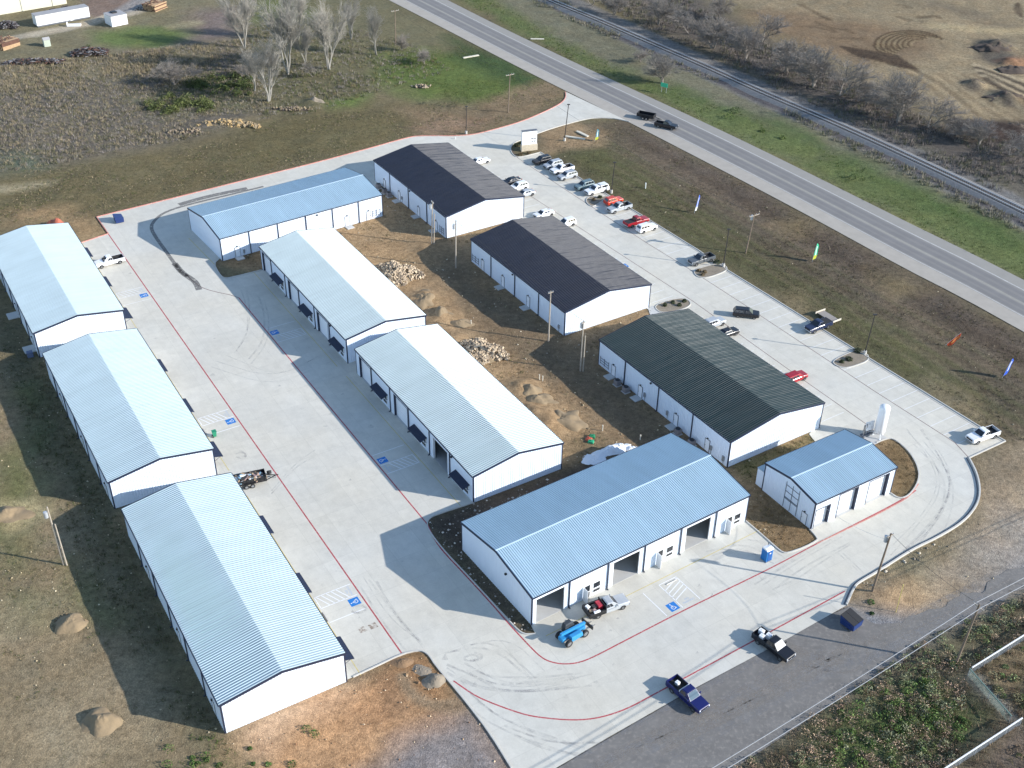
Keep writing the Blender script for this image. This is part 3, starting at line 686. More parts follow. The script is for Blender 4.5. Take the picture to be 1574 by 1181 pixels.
bay('L3', 1, 13.1, 1, 2.2, 7.4); bay('L2', 1, 13.1, 1, 2.2, 7.4); bay('L1', 1, 13.1, 1, 2.2, 7.4, faint=True)
bay('S', -1, 18.8, 1, 3.4, 8.4, 2.8, 3.0)
bay('D2', 1, 16.4, 1, 1.6, 6.6, faint=True); bay('D3', 1, 13.4, 1, 1.6, 6.6, faint=True); bay('D1', 1, 16.4, 1, 1.6, 6.6, faint=True)
# wheel stops
def wheel_stop(p, ang, label):
    mb = MB(); mb.loft([[(x, -.08, 0), (x, .08, 0), (x, .05, .11), (x, -.05, .11)] for x in (-.9, .9)])
    tag(mb.build('wheel_stop', M['kerb_dark'] if 'dark' in label else M['kerb'], None, loc=(p.x, p.y, .021), rz=ang), label, 'wheel stop', 'wheel stops at the accessible bays')
for nm, u, v, lb in (('L1', 11.4, 17.3, 'dark wheel stop beside the hatched bay of the farthest left building'), ('L2', 11.4, 17.5, 'dark wheel stop beside the hatched bay of the middle left building'),
                     ('L3', 11.4, 17.7, 'dark wheel stop beside the hatched bay of the nearest left building'), ('S', 20.6, -3.9, 'pale wheel stop in front of the middle open bay of the blue-roofed shop')):
    wheel_stop(BP(nm, u, v), BLD[nm][2], lb)

# stains, tyre marks and joints seen on the slabs
wet = stain_material('damp_trail_stain', (.19, .18, .17), .8, 1.4, .28)
tyre = stain_material('tyre_mark_stain', (.28, .28, .29), .26, .6, .42)
soilst = stain_material('soil_smear_stain', (.26, .15, .09), .8, 1.8, .42)
palest = stain_material('pale_dust_stain', (.30, .27, .24), .5, .7, .40)
hose = mat('brown_hose_line', (.20, .13, .12), .8)  # reddish-brown hose lying on the paving, drawn as a flat ribbon
def stain(px, wd, m, z=.028): return ribbon('stain', chaikin(P2(px), 2), wd, m, z, pave)
stain([(405,287),(352,300),(300,312),(255,325),(238,338),(231,350),(240,366),(256,388),(268,405),(278,418),(288,425)], .75, wet)
stain([(268,405),(280,420),(296,430),(302,436),(306,446)], 1.2, wet)
stain([(380,290),(320,302),(275,315)], 1.5, wet, .029)
stain([(284,420),(296,432),(310,443),(335,450),(352,453),(367,458)], .16, hose)
rg = random.Random(3)
for base, n_, w_ in (([(700,1020),(735,1040),(775,1050),(830,1050),(890,1040)], 7, .28), ([(1180,905),(1215,880),(1250,862),(1300,830)], 5, .25), ([(1375,860),(1425,810),(1450,760),(1440,720),(1400,670)], 7, .25),
                     ([(370,550),(392,520),(395,480),(385,455)], 4, .3), ([(640,1000),(600,960),(560,900)], 4, .22), ([(1290,840),(1330,880)], 2, .3), ([(430,760),(470,720),(500,700)], 2, .2),
                     ([(690,1000),(760,985),(820,1040)], 3, .25), ([(780,1120),(850,1145),(920,1140)], 3, .25), ([(1100,860),(1150,840),(1200,870)], 3, .25), ([(900,1160),(760,1110),(700,1060)], 3, .2), ([(950,330),(1010,335),(1070,360)], 3, .2), ([(480,560),(420,590),(330,560)], 3, .22)):
    for i in range(n_):
        dx, dy = rg.uniform(-22, 22), rg.uniform(-14, 14)
        stain([(x + dx + rg.uniform(-6, 6), y + dy + rg.uniform(-4, 4)) for x, y in base], w_ * rg.uniform(.7, 1.6), tyre, .0282 + .0004*i)
for c, r, m in (((369,700), 12, tyre), ((549,937), 12, tyre), ((725,1012), 12, tyre), ((690,600+90), 3, tyre)):
    for i in range(3):
        rr = r * rg.uniform(.5, 1.1); cx, cy = c[0] + rg.uniform(-4, 4), c[1] + rg.uniform(-3, 3); a0 = rg.uniform(0, 6)
        stain([(cx + rr*math.cos(a0+t*.6), cy + rr*.5*math.sin(a0+t*.6)) for t in range(7)], .35, m, .0285 + .0004*i)
stain([(552,970),(563,966)], 1.0, soilst); stain([(568,965),(579,960)], 1.0, soilst)
for x, y in [(rg.uniform(420, 640), rg.uniform(560, 980)) for _ in range(14)] + [(rg.uniform(860, 1260), rg.uniform(950, 1040) - 0*0) for _ in range(8)] + [(1030,905), (1075,900), (1120,870), (1095,915), (930,955), (700,930), (730,1050), (870,1070), (200,420), (240,520), (330,520), (400,620)]:
    if not (x < 640 and y > 560 and (x - 420) < (y - 700) * .2): stain([(x-1.5,y),(x,y+.8),(x+2,y)], rg.uniform(.25, .8), tyre, .0288)
for x, y in ((327,576), (684,1010), (1008,973), (916,1048), (860,1028), (1100,880), (1115,868), (500,655), (300,700), (570,655)):
    stain([(x-3,y),(x,y+1),(x+3,y)], rg.uniform(.4, 1.0), tyre)

for base, n_, m_ in (([(1000,1160),(1100,1110),(1200,1060),(1290,1010)], 9, 0), ([(1230,1010),(1300,1030),(1330,1000),(1320,975)], 5, 1), ([(900,1175),(1000,1120),(1100,1070),(1190,1020)], 6, 0), ([(1330,1010),(1430,960),(1540,900)], 6, 0)):
    for i in range(n_):
        dx, dy = rg.uniform(-26, 26), rg.uniform(-20, 20); ribbon('stain', chaikin([(p[0], p[1]) for p in P2([(x+dx, y+dy+rg.uniform(-5,5)) for x, y in base])], 2), rg.uniform(.3, 1.1), (tyre if i % 2 else palest), .004 + .0004*i, aspo)
# highway and its markings
hs = P2([(560,-19),(597,0),(700,53),(800,105.5),(963,186),(1059.5,236),(1189,303),(1301,363.5),(1397.6,417),(1479,457.5),(1574,511),(1700,580)])
hn = P2([(650,-19),(687,0),(770,42),(894,101.6),(978,140),(1090,192),(1180,235),(1311,300),(1405,347),(1490,388),(1574,431),(1700,494)])
def resample(p, n):
    L = [0]
    for i in range(1, len(p)): L.append(L[-1] + math.dist(p[i], p[i-1]))
    out = []; j = 0
    for k in range(n):
        s = L[-1] * k / (n-1)
        while j < len(p)-2 and L[j+1] < s: j += 1
        t = (s - L[j]) / (L[j+1] - L[j]); out.append((p[j][0]*(1-t)+p[j+1][0]*t, p[j][1]*(1-t)+p[j+1][1]*t))
    return out
def extend(p, d0, d1):
    a = Vector(p[0]) - Vector(p[1]); a.normalize(); b = Vector(p[-1]) - Vector(p[-2]); b.normalize()
    return [tuple(Vector(p[0]) + a*d0)] + p + [tuple(Vector(p[-1]) + b*d1)]
hs = extend(resample(chaikin(hs, 2), 40), 250, 250); hn = extend(resample(chaikin(hn, 2), 40), 250, 250)
def across(f): return [(a[0]*(1-f)+b[0]*f, a[1]*(1-f)+b[1]*f) for a, b in zip(hs, hn)]
hb = MB(); n = len(hs); hb.v = [(q[0], q[1], .03) for q in hs] + [(q[0], q[1], .03) for q in hn]
for i in range(n-1): hb.f.append((i, i+1, n+i+1, n+i)); hb.m.append(0)
hwy = hb.build('highway', M['hwy']); hwy['kind'] = 'structure'
m_lane = mat('dark_worn_asphalt', (.20, .19, .18), .9, var=.08, vscale=.3)
m_track = mat('worn_wheel_path', (.178, .170, .165), .9, var=.1, vscale=.3)
m_sh = mat('pale_shoulder_gravel', (.36, .325, .28), .9, var=.1, vscale=.4)
def strip(f0, f1, m, z): 
    a, b = across(f0), across(f1); mb = MB(); n = len(a); mb.v = [(q[0], q[1], z) for q in a] + [(q[0], q[1], z) for q in b]
    for i in range(n-1): mb.f.append((i, i+1, n+i+1, n+i)); mb.m.append(0)
    return mb.build('painted_line' if 'paint' in m.name else 'lane_surface', m, hwy)
strip(.0, .26, m_sh, .034); strip(.30, .49, m_lane, .034); strip(.54, .765, m_lane, .034)
for f in (.34, .44, .59, .70): strip(f-.03, f+.03, m_track, .038)
m_el = mat('worn_edge_line', (.55, .54, .53), .8, var=.2, vscale=1)
strip(.272, .280, m_el, .038); strip(.785, .795, m_el, .038)
m_cl = mat('worn_centre_paint', (.33, .31, .26), .8, var=.2, vscale=1)
strip(.509, .515, m_cl, .038); strip(.522, .528, m_cl, .038)


# driveway apron joining the highway
def Gp(*a): return G(*a).xy
sheet('driveway_apron', P2([(869,141),(874,146),(870,152),(864,158),(880,170),(925,182),(945,183),(968,188)]) , [], .036, M['concrete'])

# railway
rc = extend(resample(chaikin(P2([(780,-30),(838,0),(920,33),(1000,68),(1090,107),(1177,147),(1265,184),(1350,222),(1440,264),(1518,301),(1574,328),(1700,390)]), 2), 80), 120, 120)
bl = MB(); a3, a2, b2, b3 = (offset_line(rc, d) for d in (3.2, 1.7, -1.7, -3.2)); n = len(rc)
for row, z in ((a3, -.1), (a2, .45), (b2, .45), (b3, -.1)): bl.v += [(q[0], q[1], z) for q in row]
for k in range(3):
    for i in range(n-1): bl.f.append((k*n+i, k*n+i+1, (k+1)*n+i+1, (k+1)*n+i)); bl.m.append(0)
tag(bl.build('ballast', mat('grey_ballast', (.19, .185, .18), .95, var=.25, vscale=1.5, bump=.8, bscale=6)), kind='structure')
trk = thing('railway_track', 'steel railway track on grey ballast beyond the highway', 'railway track')
for d in (.76, -.76):
    mb = MB(); pts = offset_line(rc, d)
    for i in range(n-1): mb.beam((*pts[i], .66), (*pts[i+1], .66), .16, .16)
    mb.build('rail', mat('worn_rail_steel', (.58, .57, .57), .35, .4), trk)
sl = MB(); L = 0; nxt = 0
for i in range(n-1):
    a, b = Vector(rc[i]), Vector(rc[i+1]); d = (b-a); ln_ = d.length; d.normalize(); p_ = Vector((-d.y, d.x))
    while nxt < L + ln_:
        c = a + d*(nxt-L); sl.beam((c.x-p_.x*1.3, c.y-p_.y*1.3, .50), (c.x+p_.x*1.3, c.y+p_.y*1.3, .50), .24, .14); nxt += .62
    L += ln_
so = sl.build('sleepers', mat('dark_timber_sleeper', (.085, .075, .07), .9, var=.3, vscale=1), trk); so['kind'] = 'stuff'

# planted islands in the car park and at the sign
bedm = mat('tan_bed_soil', (.24, .20, .15), .95, var=.2, vscale=1, bump=.7, bscale=4, dirt=((.11, .09, .06), .7))
def island(px, closed=True, m=None):
    p = chaikin(P2(px), 2, True); sheet('planting_bed', p, [], .10, m or bedm); kerb(p + [p[0]], M['kerb'], .16)
island([(899.5,309),(906,302),(920,304),(938,301),(930,306),(914,318),(906,317)])
island([(1066,417),(1069,423.5),(1076,427.5),(1090,427.5),(1122,415),(1108,405),(1080,411)])
island([(1279,556),(1284,562),(1293,565.5),(1306,566),(1341,553),(1322,537),(1300,545)])
island([(1006,470),(1032,461),(1050,459),(1060,463),(1062,470),(1048,477),(1020,482),(1010,478)])
# walks and pads
for px in ([(996,475),(1003,470),(1014,482),(1000,486)], [(1322,672),(1349,665),(1364.6,673.7),(1346.8,683),(1336,688)]):
    sheet('concrete_pad', P2(px), [], .05, M['slab'])

# ------------------------------------------------------------------ buildings
HE = 5.0
def building(nm, name, label, cat, roof_mat, group, feats, col_h=HE):
    x, y, th, L, W = BLD[nm]; row = nm in ROWB
    root = thing(name, label, cat, (x, y, 0), th if row else th - math.pi/2, group)
    T = (lambda u, v, z: (u, v, z)) if row else (lambda u, v, z: (v, u, z))
    ridge = HE + RR * W
    top = lambda v: HE + 2 * RR * min(v, W - v)
    # ribbed sheets -----------------------------------------------------
    def ribs(mb, a, b, nrm, z0f, z1f, p=.40, d=.045):
        """vertical ribbed wall from a to b (u,v), bottom and top as functions of the running length"""
        ax, ay = a; bx, by = b; ln_ = math.hypot(bx-ax, by-ay); k = max(1, int(round(ln_/p))); st = ln_/k
        prof = [(0, 0)]
        for i in range(k):
            c = (i+.5)*st; prof += [(c-.085, 0), (c-.04, d), (c+.04, d), (c+.085, 0)]
        prof.append((ln_, 0)); o = len(mb.v)
        for s, h in prof:
            u = ax + (bx-ax)*s/ln_ + nrm[0]*h; v = ay + (by-ay)*s/ln_ + nrm[1]*h
            mb.v.append(T(u, v, z0f(s))); mb.v.append(T(u, v, z1f(s)))
        for i in range(len(prof)-1): mb.f.append((o+2*i, o+2*i+2, o+2*i+3, o+2*i+1)); mb.m.append(0)
    walls = MB()
    def longwall(v, nrm, ops):
        cur = 0; ops = sorted(ops)
        for a, b, z0, z1 in ops:
            if a > cur + .01: ribs(walls, (cur, v), (a, v), (0, nrm), lambda s: 0, lambda s: HE)
            if z1 < HE - .05: ribs(walls, (a, v), (b, v), (0, nrm), lambda s: z1, lambda s: HE)
            if z0 > .05: ribs(walls, (a, v), (b, v), (0, nrm), lambda s: 0, lambda s: z0)
            cur = b
        if cur < L: ribs(walls, (cur, v), (L, v), (0, nrm), lambda s: 0, lambda s: HE)
    longwall(0, -1, feats.get('open0', [])); longwall(W, 1, feats.get('open1', []))
    for u, nr in ((0, -1), (L, 1)):
        ribs(walls, (u, 0), (u, W/2), (nr, 0), lambda s: 0, lambda s: HE + 2*RR*s - .01); ribs(walls, (u, W/2), (u, W), (nr, 0), lambda s: 0, lambda s: ridge - 2*RR*s - .01)
    walls.build('wall', M['wall'], root)
    # floor slab (interior)
    mb = MB(); mb.hexa([T(*q) for q in ((.02,.02,-.05),(L-.02,.02,-.05),(L-.02,W-.02,-.05),(.02,W-.02,-.05),(.02,.02,.05),(L-.02,.02,.05),(L-.02,W-.02,.05),(.02,W-.02,.05))])
    mb.build('floor_slab', M['slab'], root)
    # roof --------------------------------------------------------------
    ov, ou, p, d = .14, .06, (.33 if row else .40), (.065 if row else .10)
    for side in (0, 1):
        rb = MB(); k = int(round((L + 2*ou)/p)); st = (L + 2*ou)/k; prof = [(0, 0)]
        for i in range(k):
            c = (i+.5)*st; prof += [(c-.10, 0), (c-.04, d), (c+.04, d), (c+.10, 0)]
        prof.append((L+2*ou, 0)); zz = HE + .04
        for s, h in prof:
            ve = -ov if side == 0 else W + ov; ze = zz - 2*RR*ov + h
            rb.v.append(T(s-ou, ve, ze)); rb.v.append(T(s-ou, W/2, zz + RR*W + h))
        for i in range(len(prof)-1): rb.f.append((2*i, 2*i+2, 2*i+3, 2*i+1)); rb.m.append(0)
        rp = rb.build('roof_slope', roof_mat, root)
    rc_ = MB(); cw = .13
    for s in (-1, 1):
        rc_.hexa([T(*q) for q in ((-ou, W/2, zz+RR*W+.068),(L+ou, W/2, zz+RR*W+.068),(L+ou, W/2+s*cw, zz+RR*W+.068-2*RR*cw),(-ou, W/2+s*cw, zz+RR*W+.068-2*RR*cw),
                               (-ou, W/2, zz+RR*W+.08),(L+ou, W/2, zz+RR*W+.08),(L+ou, W/2+s*cw, zz+RR*W+.08-2*RR*cw),(-ou, W/2+s*cw, zz+RR*W+.08-2*RR*cw))])
    if 'capmat' in feats: rc_.build('ridge_cap', feats['capmat'], root)
    # rake trims, corner trims, gutters
    for u, s in ((0, -1), (L, 1)):
        tr = MB()
        for a, b in ((-ov, W/2), (W/2, W+ov)):
            za = zz + 2*RR*min(a, W-a); zb = zz + 2*RR*min(b, W-b); u0, u1 = sorted((u + s*.045, u + s*.13))
            tr.hexa([T(*q) for q in ((u0,a,za-.26),(u1,a,za-.26),(u1,b,zb-.26),(u0,b,zb-.26),(u0,a,za+.06),(u1,a,za+.06),(u1,b,zb+.06),(u0,b,zb+.06))])
        tr.build('rake_trim', M['navy'], root)
    for v, s in ((0, -1), (W, 1)):
        gt = MB(); v0, v1 = sorted((v + s*.15, v + s*.27))
        gt.hexa([T(*q) for q in ((-ou,v0,HE-.12),(L+ou,v0,HE-.12),(L+ou,v1,HE-.12),(-ou,v1,HE-.12),(-ou,v0,HE+.015),(L+ou,v0,HE+.015),(L+ou,v1,HE+.015),(-ou,v1,HE+.015))])
        gt.build('gutter', M['navy'], root)
    for u, su in ((0, -1), (L, 1)):
        for v, sv in ((0, -1), (W, 1)):
            ct = MB(); a0, a1 = sorted((u + su*.055, u - su*.12)); b0, b1 = sorted((v + sv*.055, v - sv*.12))
            c = [T(a0,b0,.0), T(a1,b0,.0), T(a1,b1,.0), T(a0,b1,.0)]; ct.hexa(c + [(q[0], q[1], HE-.13) for q in c]); ct.build('corner_trim', M['navy'], root)
    def face(side):   # returns function (u, out, z)
        return (lambda s, o, z: T(s, -o, z)) if side == 0 else (lambda s, o, z: T(s, W+o, z)) if side == 1 else (lambda s, o, z: T(-o, s, z))
    def bx(mb, F, s0, s1, o0, o1, z0, z1, mi=0):
        mb.hexa([F(s0,o0,z0),F(s1,o0,z0),F(s1,o1,z0),F(s0,o1,z0),F(s0,o0,z1),F(s1,o0,z1),F(s1,o1,z1),F(s0,o1,z1)], mi)
    for side, us in feats.get('down', []):
        F = face(side)
        for u in us:
            mb = MB(); bx(mb, F, u-.07, u+.07, .05, .19, .15, HE-.12); bx(mb, F, u-.07, u+.07, .05, .42, .06, .15); mb.build('downspout', M['navy'], root)
    for side, u0, wd, ht in feats.get('doors', []):
        F = face(side); mb = MB(); bx(mb, F, u0, u0+wd, .02, .07, .05, ht); d_ = mb.build('door', M['door_white'], root)
        mb = MB(); bx(mb, F, u0-.07, u0, .02, .1, .05, ht+.07); bx(mb, F, u0+wd, u0+wd+.07, .02, .1, .05, ht+.07); bx(mb, F, u0, u0+wd, .02, .1, ht, ht+.07); mb.build('frame', M['frame'], d_)
        mb = MB(); bx(mb, F, u0+wd*.85, u0+wd*.93, .07, .13, 1.0, 1.1); mb.build('handle', M['steel'], d_)
        mb = MB(); bx(mb, F, u0+wd/2-.1, u0+wd/2+.1, .04, .25, ht+.18, ht+.34); mb.build('wall_lamp', M['black'], root)
    for side, u0, wd, z0, ht in feats.get('windows', []):
        F = face(side); mb = MB(); bx(mb, F, u0, u0+wd, .02, .07, z0, z0+ht); w_ = mb.build('window', M['whiteframe'], root)
        mb = MB(); bx(mb, F, u0+.08, u0+wd-.08, .07, .085, z0+.08, z0+ht-.08); mb.build('pane', M['glass'], w_)
    for side, u0, wd in feats.get('shopdoors', []):
        F = face(side); mb = MB(); bx(mb, F, u0, u0+wd, .02, .08, .05, 2.5); d_ = mb.build('entrance_door', M['whiteframe'], root)
        mb = MB(); bx(mb, F, u0+.1, u0+wd-.1, .08, .095, .2, 1.15); bx(mb, F, u0+.1, u0+wd-.1, .08, .095, 1.3, 2.4); mb.build('pane', M['glass'], d_)
    for side, u0 in feats.get('leaves', []):     # a leaf standing open
        F = face(side); mb = MB(); bx(mb, F, u0, u0+.06, .08, 1.08, .06, 2.45); mb.build('open_door_leaf', M['whiteframe'], root)
    for side, u0, u1 in feats.get('awnings', []):
        F = face(side); mb = MB(); z1, z0 = 2.75, 2.35; ao = 1.2 if side == 0 else 1.55
        mb.hexa([F(u0,.04,z1-.07),F(u1,.04,z1-.07),F(u1,ao,z0-.07),F(u0,ao,z0-.07),F(u0,.04,z1),F(u1,.04,z1),F(u1,ao,z0),F(u0,ao,z0)])
        k = int((u1-u0)/.4)
        for i in range(k+1):
            c = u0 + (u1-u0)*i/k
            a = max(u0, c-.03); b = min(u1, c+.03)
            mb.hexa([F(a,.04,z1+.001),F(b,.04,z1+.001),F(b,ao,z0+.001),F(a,ao,z0+.001),F(a,.04,z1+.04),F(b,.04,z1+.04),F(b,ao,z0+.04),F(a,ao,z0+.04)])
        aw = mb.build('awning', M['navy'], root)
        mb = MB(); bx(mb, F, u0, u1, ao, ao+.06, z0-.14, z0+.01)
        for c in (u0+.15, u1-.15):
            mb.cyl(F(c, .05, 1.7), F(c, 1.1, z0-.1), .03, n=6)
        mb.build('awning_bracket', M['navy'], aw)
    for side, u0, u1, ht, rec, closed in feats.get('bays', []):
        F = face(side)
        if closed:
            mb = MB(); bx(mb, F, u0, u1, -rec-.05, -rec, .05, ht)
            k = int(ht/.55)
            for i in range(1, k+1): bx(mb, F, u0, u1, -rec, -rec+.02, i*.55-.02, i*.55+.02)
            mb.build('garage_door', M['door_white'], root)
        mb = MB(); bx(mb, F, u0-.12, u0, -rec, .06, .05, ht+.12); bx(mb, F, u1, u1+.12, -rec, .06, .05, ht+.12); bx(mb, F, u0, u1, -rec, .06, ht, ht+.12)
        mb.build('bay_jamb', M['navy'] if closed else M['door_white'], root)
    for side, s in feats.get('lights', []):
        F = face(side); mb = MB(); bx(mb, F, s-.13, s+.13, .04, .3, 4.3, 4.55); mb.build('wall_light', M['black'], root)
    for side, s0, s1, z0, z1 in feats.get('meters', []):
        F = face(side); mb = MB(); bx(mb, F, s0, s1, .04, .26, z0, z1); bx(mb, F, (s0+s1)/2-.03, (s0+s1)/2+.03, .05, .11, .1, z0); mb.build('meter_box', M['steel'], root)
    for side, s0, s1, lo in feats.get('racks', []):
        F = face(side); mb = MB()
        for s in (s0, (s0+s1)/2, s1): bx(mb, F, s-.03, s+.03, .06, .12, lo, 4.9 if side == 2 else 2.0)
        for z in ((1.9, 2.1, 3.2, 4.3) if lo < 1 and side == 2 else (.7, 1.2, 1.7)): bx(mb, F, s0, s1, .06, .12, z-.03, z+.03)
        mb.build('conduit_rack', M['frame'], root)
    # interior for the open bays: back partition
    if feats.get('inside'):
        mb = MB(); bx(mb, face(0), 0.1, L-.1, -W*.62, -W*.6, .05, HE)
        for u in feats['inside']: bx(mb, face(0), u-.06, u+.06, -W*.6, -.1, .05, HE-.1)
        mb.build('partition', mat('interior_white_panel', (.55, .55, .55), .6), root)
    return root

def cell_feats(side, open_bay=None, L=40):
    f = dict(open0=[], open1=[], bays=[], awnings=[], down=[], windows=[], shopdoors=[], doors=[], lights=[])
    bs = [(7.75, 12.3), (20.9, 25.5), (34.2, 38.4)]
    for i, (a, b) in enumerate(bs):
        f['open%d' % side].append((a, b, 0, 4.25)); f['bays'].append((side, a, b, 4.2, .3, i != open_bay))
    f['down'].append((side, [6.95, 13.4, 20.35, 26.9, 33.7]))
    for k, a in enumerate((.95, 14.3, 27.8)):
        f['awnings'].append((side, a, a + 4.25)); f['shopdoors'].append((side, a + 2.6, 1.0)); f['windows'].append((side, a + .45, 1.3, .55, .65)); f['windows'].append((side, a + .45, 1.3, 1.35, .95))
    o = 1 - side
    f['down'].append((o, [6.6, 13.2, 19.8, 26.4, 33.0])); f['doors'] += [(o, 3.0, 1.0, 2.15), (o, 16.2, 1.0, 2.15), (o, 29.5, 1.0, 2.15)]
    if open_bay is not None: f['inside'] = []
    f['lights'].append((side, 6.3))
    return f
g1 = 'pale-roofed metal buildings lining the central drive'
building('L1', 'metal_building', 'pale blue-white roofed building at the far end of the left row', 'building', M['roof_white'], g1, cell_feats(1))
building('L2', 'metal_building', 'pale blue-white roofed building in the middle of the left row', 'building', M['roof_white'], g1, cell_feats(1))
building('L3', 'metal_building', 'large pale blue-white roofed building nearest the bottom left, orange dirt at its gable', 'building', M['roof_white'], g1, cell_feats(1))
building('M1', 'metal_building', 'whitest-roofed building beside the blue-roofed one, three dark awnings on its shaded wall', 'building', M['roof_mid'], g1, cell_feats(0))
building('M2', 'metal_building', 'white-roofed building with an open dark garage bay in its shaded wall', 'building', M['roof_mid'], g1, cell_feats(0, 0))
g2 = 'dark-roofed metal buildings by the car park'
fd = lambda dn: dict(down=[(0, dn), (1, dn)], doors=[], lights=[], meters=[], racks=[], windows=[], open0=[], open1=[])
f = fd([8.1, 16.4, 25.1]); f['doors'] = [(0, 3.7, 1.0, 2.15), (0, 11.4, 1.0, 2.15), (0, 20.3, 1.0, 2.15), (0, 27.4, 1.0, 2.15)]; f['lights'] = [(0, 15.6)]; f['racks'] = [(0, .9, 2.6, .3)]; f['meters'] = [(0, 19.2, 19.6, .9, 1.6)]
building('D1', 'metal_building', 'charcoal-roofed building at the back by the highway entrance', 'building', M['roof_char'], g2, f)
f = fd([8.4, 16.6, 25.2]); f['doors'] = [(0, 11.4, 1.0, 2.3), (0, 20.4, 1.0, 2.3), (0, 27.9, 1.0, 2.3)]; f['lights'] = [(0, 17.3)]; f['racks'] = [(0, 29.9, 32.3, .5)]; f['meters'] = [(0, 1.4, 1.8, .8, 1.5)]
building('D2', 'metal_building', 'charcoal-roofed building in the middle of the dark-roofed row', 'building', M['roof_char'], g2, f)
f = fd([8.8, 17.45, 26.5]); f['doors'] = [(0, 4.4, 1.0, 2.25), (0, 12.2, 1.0, 2.25), (0, 21.6, 1.0, 2.25), (0, 29.1, 1.0, 2.1)]; f['lights'] = [(0, 19.5)]; f['meters'] = [(0, 3.7, 4.1, .9, 1.7), (0, 14.6, 15.0, .9, 1.7), (0, 20.6, 21.0, .9, 1.7), (0, .8, 1.2, .7, 1.6)]; f['racks'] = [(0, 31.0, 33.4, .5)]
building('D3', 'metal_building', 'dark green-roofed building nearest the white tank', 'building', M['roof_green'], g2, f)
g3 = 'light blue-roofed metal buildings'
f = dict(down=[(0, [6.15, 12.4, 18.65, 24.8, 30.9])], doors=[(0, 2.85, 1.0, 2.15), (0, 27.6, .95, 2.2), (0, 32.7, .9, 2.0)], racks=[(0, 34.1, 36.0, .5)], lights=[(0, 21.3)], meters=[(0, 4.5, 4.8, .6, 1.3)], capmat=mat('pale_ridge_metal', (.55, .68, .78), .35))
building('A1', 'metal_building', 'light blue-roofed building at the top left across the head of the drive', 'building', M['roof_blue'], g3, f)
f = dict(open0=[(a, a+4.5, 0, 4.35) for a in (.65, 13.3, 26.15)], bays=[(0, a, a+4.5, 4.3, .12, False) for a in (.65, 13.3, 26.15)],
         down=[(0, [5.95, 12.35, 18.7, 25.15, 31.65])], shopdoors=[(0, a, 1.05) for a in (8.45, 21.1, 34.0)], leaves=[(0, a) for a in (8.3, 20.95, 33.85)],
         windows=[(0, a, 1.25, z, h) for a in (9.95, 22.7, 35.4) for z, h in ((.55, .6), (1.3, 1.05))], inside=[12.6, 25.2], lights=[(2, 6.0)], capmat=MATS['pale_ridge_metal'])
building('S', 'metal_building', 'long light blue-roofed shop with three open bays at the lower centre', 'building', M['roof_blue'], g3, f)
f = dict(open0=[(.4, 3.1, 0, 3.45), (4.9, 8.5, 0, 4.45), (10.9, 14.85, 0, 4.35)], bays=[(0, .4, 3.1, 3.4, .45, True), (0, 4.9, 8.5, 4.4, .45, True), (0, 10.9, 14.85, 4.3, .45, True)], doors=[(2, 1.1, 1.0, 2.0)],
         racks=[(2, 3.2, 5.9, -0.0 + .2)], down=[], capmat=MATS['pale_ridge_metal'])
building('B', 'metal_building', 'small light blue-roofed building with three white garage doors', 'building', M['roof_blue'], g3, f)

# ------------------------------------------------------------------ tail marker for the far objects
# ------------------------------------------------------------------ vehicles
def paint(name, c, rough=.28): return mat(name, c, rough, 0, coat=(.6 if max(c) > .3 else .25), var=.03, vscale=1.5)
PT = dict(white=paint('white_car_paint', (.78, .78, .78)), silver=paint('silver_car_paint', (.38, .40, .42)), grey=paint('dark_grey_car_paint', (.10, .11, .12)), black=paint('black_car_paint', (.012, .012, .015)),
          blue=paint('deep_blue_car_paint', (.010, .013, .095)), navy=paint('navy_car_paint', (.02, .03, .07)), red=paint('dark_red_car_paint', (.30, .012, .02)), orange=paint('orange_red_car_paint', (.55, .05, .02)), teal=paint('grey_green_car_paint', (.13, .19, .21)))
_wheel = None
def wheel(parent, x, y, r=.39, wd=.27):
    global _wheel
    if _wheel is None:
        mb = MB(); prof = [(.62, -.5), (.92, -.5), (1, -.36), (1, .36), (.92, .5), (.62, .5)]; n = 20; rings = []
        for k in range(n):
            t = 2*math.pi*k/n; rings.append([(math.cos(t)*a, b, math.sin(t)*a) for a, b in prof])
        for k in range(n):
            a, b = rings[k], rings[(k+1) % n]
            for i in range(5): mb.add([a[i], a[i+1], b[i+1], b[i]], [(0,1,2,3)])
        t_ = mb.build('tyre', M['rubber'], None, True)
        mb = MB(); mb.cyl((0, -.42, 0), (0, .42, 0), .62, n=20)
        for k in range(5):
            t = 2*math.pi*k/5
            for s in (-1, 1): mb.beam((0, s*.44, 0), (.55*math.cos(t), s*.44, .55*math.sin(t)), .14, .05, up=(0, 1, 0))
        r_ = mb.build('rim', M['rim']); _wheel = (t_.data, r_.data); bpy.data.objects.remove(t_); bpy.data.objects.remove(r_)
    w_ = bpy.data.objects.new('wheel', _wheel[0]); COL.objects.link(w_); w_.parent = parent; w_.location = (x, y, r); w_.scale = (r, wd, r)
    q = bpy.data.objects.new('rim', _wheel[1]); COL.objects.link(q); q.parent = w_
    return w_
def ring(x, hw, z0, z1, b=.10, tk=.10):
    return [(x, -hw+b*.6, z0), (x, -hw, z0+b), (x, -hw+.01, z1-b*1.2), (x, -hw+tk, z1), (x, hw-tk, z1), (x, hw-.01, z1-b*1.2), (x, hw, z0+b), (x, hw-b*.6, z0)]
